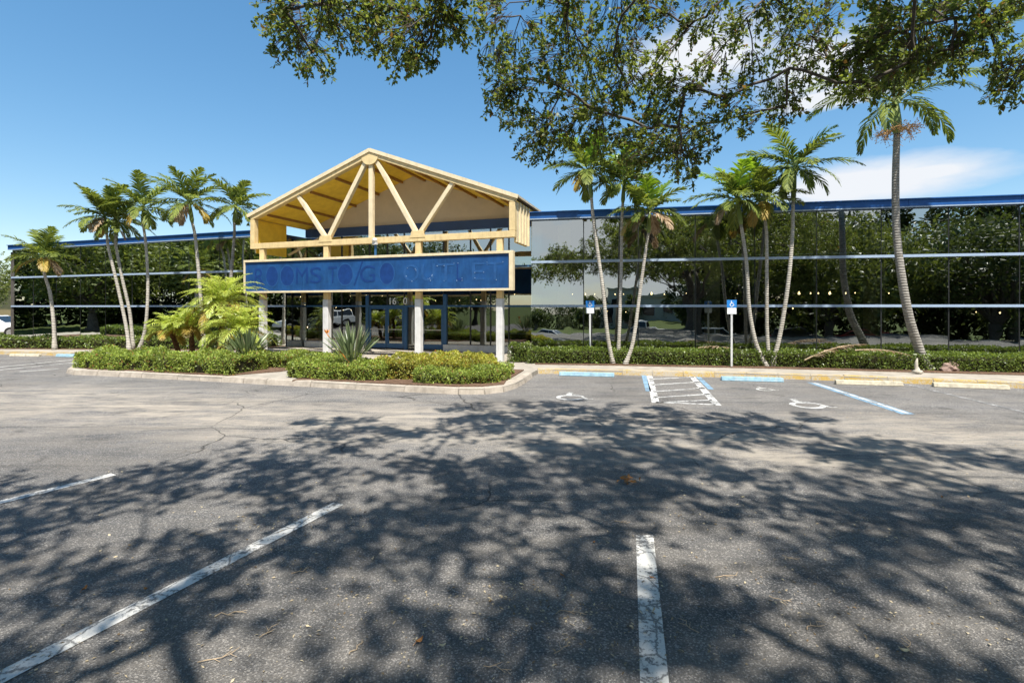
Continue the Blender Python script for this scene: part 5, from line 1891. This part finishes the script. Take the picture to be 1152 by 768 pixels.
# vehicles: lofted bodies seen in the glass, one at the far left
def car(label, loc, rotz, paint, kind='suv', name='parked_car', cat='car', group='vehicles parked behind the lot'):
    t = thing(name, (0, 0, 0), label, cat, group)
    W = 0.92
    if kind == 'sedan':
        low = [(-2.25, 0.42), (-2.2, 0.75), (-1.5, 0.92), (1.0, 0.92), (2.1, 0.80), (2.28, 0.55), (2.2, 0.35), (-2.15, 0.35)]
        cab = [(-1.75, 0.92), (-0.95, 1.38), (0.25, 1.42), (1.15, 0.92)]
    elif kind == 'pickup':
        low = [(-2.7, 0.5), (-2.7, 1.02), (-0.55, 1.04), (1.2, 1.06), (2.45, 0.98), (2.6, 0.7), (2.5, 0.42), (-2.6, 0.45)]
        cab = [(-0.60, 1.04), (-0.45, 1.68), (0.55, 1.72), (1.3, 1.06)]
    else:
        low = [(-2.35, 0.45), (-2.35, 1.0), (-2.2, 1.08), (1.0, 1.06), (2.2, 0.95), (2.38, 0.62), (2.3, 0.4), (-2.3, 0.4)]
        cab = [(-2.25, 1.08), (-2.0, 1.66), (0.15, 1.72), (1.1, 1.06)]

    def loft(prof, w0, w1, zt):
        mb = MB()
        n = len(prof)
        zmin, zmax = min(z for _, z in prof), max(z for _, z in prof)
        secs = [(-1, 1.0)], 
        vs = []
        for s in (-1, 1):
            for x, z in prof:
                f = (z - zmin) / (zmax - zmin)
                vs.append((x, s * (w0 + (w1 - w0) * f), z))
        fs = [tuple(range(n))[::-1], tuple(range(n, 2 * n))] + [(i, (i + 1) % n, (i + 1) % n + n, i + n) for i in range(n)]
        mb.add(vs, fs)
        return mb

    b = loft(low, W * 0.97, W, 0)
    body = b.build('body', paint, t, bevel=0.06)
    c = loft(cab, W * 0.95, W * 0.74, 0)
    cabin = c.build('cabin', paint, t, bevel=0.04)
    # glazing stands just proud of the cabin's sides and ends
    (xa, za), (xb, zb), (xc, zc), (xd, zd) = cab
    g = MB()
    for s in (-1, 1):
        def sidept(x, z):
            f = (z - za) / (zc - za)
            return (x, s * (W * 0.95 + (W * 0.74 - W * 0.95) * f + 0.012), z)
        z0, z1 = za + 0.07, zb - 0.08
        xm = (xa + xd) / 2 + 0.1
        fa = lambda z: xa + (xb - xa) * (z - za) / (zb - za) + 0.12
        fd = lambda z: xd + (xc - xd) * (z - za) / (zc - za) - 0.14
        g.add([sidept(fa(z0), z0), sidept(xm - 0.05, z0), sidept(xm - 0.05, z1), sidept(fa(z1), z1)], [(0, 1, 2, 3)])
        g.add([sidept(xm + 0.05, z0), sidept(fd(z0), z0), sidept(fd(z1), z1), sidept(xm + 0.05, z1)], [(0, 1, 2, 3)])
    for (x0, z0), (x1, z1), e in (((xa, za), (xb, zb), -1), ((xd, zd), (xc, zc), 1)):
        p0, p1 = 0.12, 0.9
        q0 = (x0 + (x1 - x0) * p0 + e * 0.014, z0 + (z1 - z0) * p0)
        q1 = (x0 + (x1 - x0) * p1 + e * 0.014, z0 + (z1 - z0) * p1)
        g.add([(q0[0], -W * 0.85, q0[1]), (q0[0], W * 0.85, q0[1]), (q1[0], W * 0.68, q1[1]), (q1[0], -W * 0.68, q1[1])], [(0, 1, 2, 3)])
    g.build('glazing', M['car_glass'], cabin, recalc=False)
    rw = 0.34 if kind == 'sedan' else 0.38
    for x in (-1.4, 1.42):
        for s in (-1, 1):
            wm = MB(); wm.lathe((x, s * (W - 0.10), rw), [(rw * 0.62, -0.11), (rw, -0.11), (rw, 0.11), (rw * 0.62, 0.12)], 20, axis='Y')
            wh = wm.build('wheel', M['tyre'], t)
            rm = MB(); rm.lathe((x, s * (W - 0.10), rw), [(rw * 0.60, -0.125), (rw * 0.60, 0.125)], 14, axis='Y')
            rm.build('rim', M['rim'], wh)
    zl = low[4][1] - 0.12
    for s in (-1, 1):
        h = MB(); h.box((low[4][0] - 0.05, s * 0.62 - 0.16, zl - 0.07), (low[4][0] + 0.14, s * 0.62 + 0.16, zl + 0.06)); h.build('headlight', M['lamp_clear'], t, bevel=0.02)
        h = MB(); h.box((low[1][0] - 0.03, s * 0.72 - 0.11, low[1][1] - 0.22), (low[1][0] + 0.06, s * 0.72 + 0.11, low[1][1] - 0.04)); h.build('tail_light', M['lamp_red'], t, bevel=0.015)
    t.location = loc
    t.rotation_euler = (0, 0, rotz)
    return t


def paint(name, c):
    return simple_mat(name, c, 0.25, 0.6, var=0.03, bump=0)


PW, PS, PR, PB = paint('white_car_paint', (0.75, 0.75, 0.74)), paint('silver_car_paint', (0.45, 0.46, 0.47)), paint('red_car_paint', (0.35, 0.03, 0.03)), paint('dark_car_paint', (0.03, 0.035, 0.045))
car('white sport utility car mirrored behind the tree trunk in the glass', (7.6, -11.8, dip(-11.8)), 0.1, PW, 'suv')
car('white pickup truck mirrored right of the first palm trio', (1.2, -12.2, dip(-12.2)), math.pi + 0.1, PW, 'pickup', cat='truck')
car('silver saloon car mirrored at the end of the glass near the canopy', (-8.0, -13.0, dip(-13)), 0.05, PS, 'sedan')
car('red saloon car parked rear right, mirrored faintly in the glass', (20.0, -17.5, dip(-17)), 0.1, PR, 'sedan')
car('dark sport utility car parked rear right beside the red car', (14.2, -17.0, dip(-17)), 0.1, PB, 'suv')
car('white sport utility car on the left border, mirrored in the left wing', (-29.5, 9.5, 0), math.pi / 2, PW, 'suv')
car('silver pickup truck on the left border, mirrored in the left wing', (-29.2, 2.0, 0), math.pi / 2, PS, 'pickup', cat='truck')
car('white saloon car half hidden at the far left beyond the hedge', (-33.6, 32.5, 0.02), 0.2, PW, 'sedan', group=None)


# ---------------------------------------------------------------- small things
def access_sign(label, u, v_top, depth, z_base):
    t = thing('accessible_parking_sign', (P(u, v_top, depth).x, depth, z_base), label, 'sign', 'accessible parking signs')
    x = P(u, v_top, depth).x
    ztop = P(u, v_top, depth).z
    yaw = Matrix.Translation((x, depth, 0)) @ Matrix.Rotation(-0.19, 4, 'Z')
    pm = MB(); pm.box((-0.028, -0.02, z_base - 0.05), (0.028, 0.02, ztop - 0.02), M=yaw)
    pm.build('post', M['galv'], t)
    hb, hw = 0.235, 0.19
    bm_ = MB(); bm_.box((-0.143, -0.032, ztop - hb), (0.143, -0.024, ztop), M=yaw)
    blue = bm_.build('symbol_panel', M['acc_blue'], t, bevel=0.002)
    wm = MB(); wm.box((-0.135, -0.032, ztop - hb - hw - 0.01), (0.135, -0.024, ztop - hb - 0.01), M=yaw)
    white = wm.build('text_panel', M['acc_white'], t, bevel=0.002)
    sm = MB()
    for poly in symbol_polys():
        sm.add([yaw @ Vector((p[0] * 0.19 + 0.005, -0.0355, ztop - hb / 2 + p[1] * 0.19)) for p in poly], [tuple(range(len(poly)))])
    sm.build('wheelchair_symbol', M['acc_white'], blue, recalc=False)
    return t


access_sign('accessible parking sign behind the hedge, left of the first palm trio', 663.8, 338.2, 17.15, GZ)
access_sign('accessible parking sign in front of the hedge, left of the second palm trio', 823, 337.4, 15.5, GZ)


def wheel_stop(label, p0, p1, mat, group):
    """a concrete parking bumper lying between two pixels of its front foot"""
    a, b = G(*p0), G(*p1)
    t_ = (b - a).normalized()
    n_ = Vector((-t_.y, t_.x, 0))
    mb = MB()
    prof = [(0.0, 0.004), (0.03, 0.115), (0.12, 0.115), (0.15, 0.004)]
    L = (b - a).length
    secs = [0.0, 0.03, L - 0.03, L]
    for s in secs:
        k = 0.92 if s in (0.0, L) else 1.0
        for x, z in prof:
            q = a + t_ * s + n_ * x
            mb.v.append((q.x, q.y, z * k))
    for i in range(3):
        for j in range(4):
            c0 = i * 4 + j
            c1 = i * 4 + (j + 1) % 4
            mb.f.append((c0, c1, c1 + 4, c0 + 4)); mb.mi.append(0)
    mb.f.append((0, 1, 2, 3)); mb.mi.append(0)
    mb.f.append((15, 14, 13, 12)); mb.mi.append(0)
    o = mb.build('wheel_stop', mat, bevel=0.012)
    return tag(o, label, 'wheel stop', group)


WS = 'concrete wheel stops'
wheel_stop('pale blue wheel stop in the stall beside the island', (629, 422.6), (691, 424.2), M['stop_blue'], WS)
wheel_stop('pale blue wheel stop right of the hatched access aisle', (812, 428.2), (882, 430.0), M['stop_blue'], WS)
wheel_stop('cream wheel stop just right of the blue stall line', (941, 432.4), (1017, 434.6), M['stop_cream'], WS)
wheel_stop('cream wheel stop below the tall palm and the rock', (1051, 435.4), (1137, 438.6), M['stop_cream'], WS)
wheel_stop('cream wheel stop at the far left kerb', (10, 400.8), (43, 401.3), M['stop_cream'], WS)
wheel_stop('small blue wheel stop at the far left, next to the island hedge', (62, 401.3), (82, 401.7), M['stop_blue'], WS)

# rock, pale stub and shed fronds by the right hedge
rk = bmesh.new()
bmesh.ops.create_icosphere(rk, subdivisions=3, radius=1)
for v in rk.verts:
    f = 1 + 0.22 * math.sin(v.co.x * 3 + 1) * math.cos(v.co.y * 4) + 0.12 * math.sin(v.co.z * 7 + v.co.x * 5)
    v.co = Vector((v.co.x * 0.30 * f, v.co.y * 0.22 * f, max(v.co.z, -0.35) * 0.22 * f))
me = bpy.data.meshes.new('rock')
rk.to_mesh(me); rk.free()
me.materials.append(M['rock'])
o = link('rock', me)
o.location = P(1066, 414, 14.55)
o.location.z = GZ + 0.07
tag(o, 'pinkish brown rock at the foot of the tall palm', 'rock')
st = MB()
p = P(1031, 420, 14.0)
p.z = GZ
st.tube([p, p + Vector((0.01, 0, 0.05)), p + Vector((0.02, 0, 0.12)), p + Vector((-0.01, 0, 0.2)), p + Vector((0.0, 0, 0.31)), p + Vector((0.025, 0, 0.42))], [0.12, 0.115, 0.06, 0.045, 0.04, 0.012], 7)
st.tube([p + Vector((0.05, -0.02, 0.0)), p + Vector((0.13, -0.03, 0.05)), p + Vector((0.16, -0.03, 0.02))], [0.05, 0.04, 0.02], 6)
o = st.build('stump', M['stub'], smooth=True)
tag(o, 'small pale tapered stub standing left of the tall palm', 'stump')


def shed_frond(label, p0, p1, seed, n=26, llen=0.34):
    r = np.random.default_rng(seed)
    a, b = Vector(p0), Vector(p1)
    d = b - a
    az = math.atan2(d.y, d.x)
    el = math.asin(max(-1, min(1, d.z / d.length))) + 0.25
    o = frond(None, M['palm_leaf_dry'], M['twig_pale'], 'fallen_frond', a, az, el, d.length * 1.04, 0.5, n, llen, 0.05, thick=0.022, r=r, sag=0.5, fwd=1.2, vee=0.1)
    return tag(o, label, 'palm frond', 'dead fronds on the right hedge')


shed_frond('dry brown palm frond lying over the hedge left of the tall palm', P(905, 405, 15.15), P(972, 391, 15.2), 61)
shed_frond('dry palm frond draped on the hedge by the second parking sign', P(838, 396, 15.9), P(788, 393, 16.05), 62, 18, 0.26)
shed_frond('pale shed frond hanging down the hedge front near the pale stub', P(962, 394, 14.75), P(1022, 402, 14.3), 63, 14, 0.20)


# litter on the asphalt
def fallen_leaf(label, u, v, size, mat, seed, group='fallen leaves on the asphalt'):
    r = np.random.default_rng(seed)
    c = G(u, v)
    mb = MB()
    n = 6
    az = r.uniform(0, 6.28)
    ca, sa = math.cos(az), math.sin(az)
    for i in range(n):
        f = i / (n - 1)
        w = size * 0.30 * math.sin(math.pi * (0.08 + 0.88 * f))
        x = (f - 0.5) * size
        z = 0.008 + size * 0.35 * (abs(f - 0.5) * 2) ** 2 * (0.6 + 0.5 * (f > 0.5))
        for s in (-1, 0, 1):
            y = s * w
            zz = z + abs(s) * size * 0.16
            mb.v.append((c.x + x * ca - y * sa, c.y + x * sa + y * ca, zz))
    for i in range(n - 1):
        for k in (0, 1):
            a = i * 3 + k
            mb.f.append((a, a + 1, a + 4, a + 3)); mb.mi.append(0)
    mb.tube([(c.x - 0.5 * size * ca, c.y - 0.5 * size * sa, 0.008 + size * 0.2), (c.x - 0.85 * size * ca, c.y - 0.85 * size * sa, 0.006)], 0.0016, 4)
    return tag(mb.build('fallen_leaf', mat, recalc=False), label, 'leaf', group)


fl = [(95, 664, 0.075, 0, 'orange fallen leaf left of the long stall line'), (164, 664, 0.06, 0, 'tan leaf lying on the edge of the long stall line'), (472, 723, 0.085, 0, 'orange brown leaf near the bottom, left of the short stall line'),
      (1017, 734, 0.085, 1, 'bleached curled leaf with a long stalk at the lower right'), (632, 648, 0.05, 0, 'small brown leaf in the shade left of the short line'), (733, 651, 0.055, 0, 'brown leaf lying on the short white line'),
      (498, 728, 0.06, 1, 'pale leaf beside the orange brown one'), (668, 611, 0.05, 0, 'small rust leaf above the top of the short line'), (586, 658, 0.045, 1, 'tiny straw leaf in the middle shade'),
      (1060, 560, 0.06, 0, 'brown leaf far out in the right hand shade'), (270, 548, 0.06, 1, 'pale speck of leaf above the long stall line'), (835, 560, 0.055, 1, 'pale leaf between branch shadows at centre right')]
for i, (u, v, s, m_, lab) in enumerate(fl):
    fallen_leaf(lab, u, v, s * 0.62, M['dead_leaf'] if m_ == 0 else M['dead_leaf_pale'], 700 + i)
# a dry leafy sprig
sprig = thing('dry_sprig', G(710, 543), 'dry brown sprig of curled leaves in the dappled shade at centre', 'twig')
r7 = np.random.default_rng(77)
c = G(710, 543)
sm = MB(); sm.tube([c + Vector((-0.10, -0.04, 0.012)), c + Vector((0, 0, 0.03)), c + Vector((0.11, 0.03, 0.02))], [0.004, 0.003, 0.002], 5); sm.build('stem', M['twig_pale'], sprig)
n = 16
pos = np.array(c) + r7.normal(0, 1, (n, 3)) * np.array([0.06, 0.04, 0.012]) + np.array([0, 0, 0.03])
ax = r7.normal(0, 1, (n, 3)) * np.array([1, 1, 0.5])
quads_mesh('leaves', leaf_quads(pos, ax, np.array([[0, 0, 1.0]]) + r7.normal(0, 0.5, (n, 3)), np.full(n, 0.075), np.full(n, 0.04)), M['dead_leaf'], sprig)


def twig(label, u, v, size, ang, seed):
    r = np.random.default_rng(seed)
    c = G(u, v)
    mb = MB()
    d = Vector((math.cos(ang), math.sin(ang), 0))
    s = Vector((-d.y, d.x, 0))
    pts = [c + d * (size * (f - 0.5)) + s * (size * r.normal(0, 0.07)) + Vector((0, 0, 0.006 + 0.012 * r.random())) for f in np.linspace(0, 1, 6)]
    mb.tube(pts, [0.0030, 0.0029, 0.0026, 0.0022, 0.0018, 0.0012], 5)
    for k in (2, 3, 4):
        q = pts[k] + d * (size * 0.22) + s * (size * r.choice([-1, 1]) * r.uniform(0.12, 0.3)) + Vector((0, 0, 0.008))
        mb.tube([pts[k], q], [0.0026, 0.0012], 4)
    return tag(mb.build('twig', M['twig_pale'], recalc=False), label, 'twig', 'twigs on the asphalt')


tws = [(338, 643, 0.20, 0.6, 'short yellowish twig right of the long stall line'), (222, 602, 0.24, -0.5, 'twig above the long stall line'), (260, 690, 0.30, 0.4, 'long straw twig below the long stall line'), (245, 742, 0.32, 0.3, 'forked twig at the bottom left'),
       (402, 730, 0.20, 1.2, 'upright forked twig near the bottom, left of centre'), (817, 648, 0.30, 0.2, 'forked pale twig right of the short line'), (889, 629, 0.20, -0.8, 'curled twig among branch shadows at right'), (878, 676, 0.22, -0.5, 'thin twig below the curled one'),
       (914, 704, 0.24, 0.5, 'bunch of fine straw twigs at lower right'), (632, 731, 0.22, 0.9, 'small forked twig left of the short line foot'), (776, 705, 0.24, 2.0, 'bent twig right of the short line foot'), (1022, 728, 0.22, 1.0, 'stalk twig touching the bleached curled leaf'),
       (640, 688, 0.30, 0.2, 'long thin twig across the lower centre'), (700, 588, 0.22, -0.3, 'twig just above the end of the short line'), (560, 752, 0.26, -0.2, 'twig at the very bottom centre'), (300, 712, 0.2, 1.4, 'short twig beside the pale patch at lower left')]
for i, (u, v, s, a, lab) in enumerate(tws):
    twig(lab, u, v, s * 0.62, a, 800 + i)
# fine crumbs of leaf and grit
r9 = np.random.default_rng(9)
n = 2600
yy = r9.uniform(2.5, 9.5, n)
xx = r9.uniform(-1.05, 1.05, n) * yy
# drifts
for k in range(16):
    i0 = k * 70
    cx, cy = r9.uniform(-2.5, 3.5), r9.uniform(2.8, 5.0)
    xx[i0:i0 + 70] = cx + r9.normal(0, 0.35, 70)
    yy[i0:i0 + 70] = cy + r9.normal(0, 0.20, 70)
c = np.stack([xx, yy, np.full(n, 0.007)], 1)
ax = r9.normal(0, 1, (n, 3)) * np.array([1, 1, 0.25])
L = r9.uniform(0.012, 0.034, n)
lit = quads_mesh('leaf_litter', leaf_quads(c, ax, np.array([[0, 0, 1.0]]) + r9.normal(0, 0.3, (n, 3)), L, L * r9.uniform(0.2, 0.6, n)), leaf_mat('crumbled_leaf', (0.13, 0.085, 0.045), (0.50, 0.42, 0.28), 0.1, 0.8, 0.1))
tag(lit, kind='stuff')
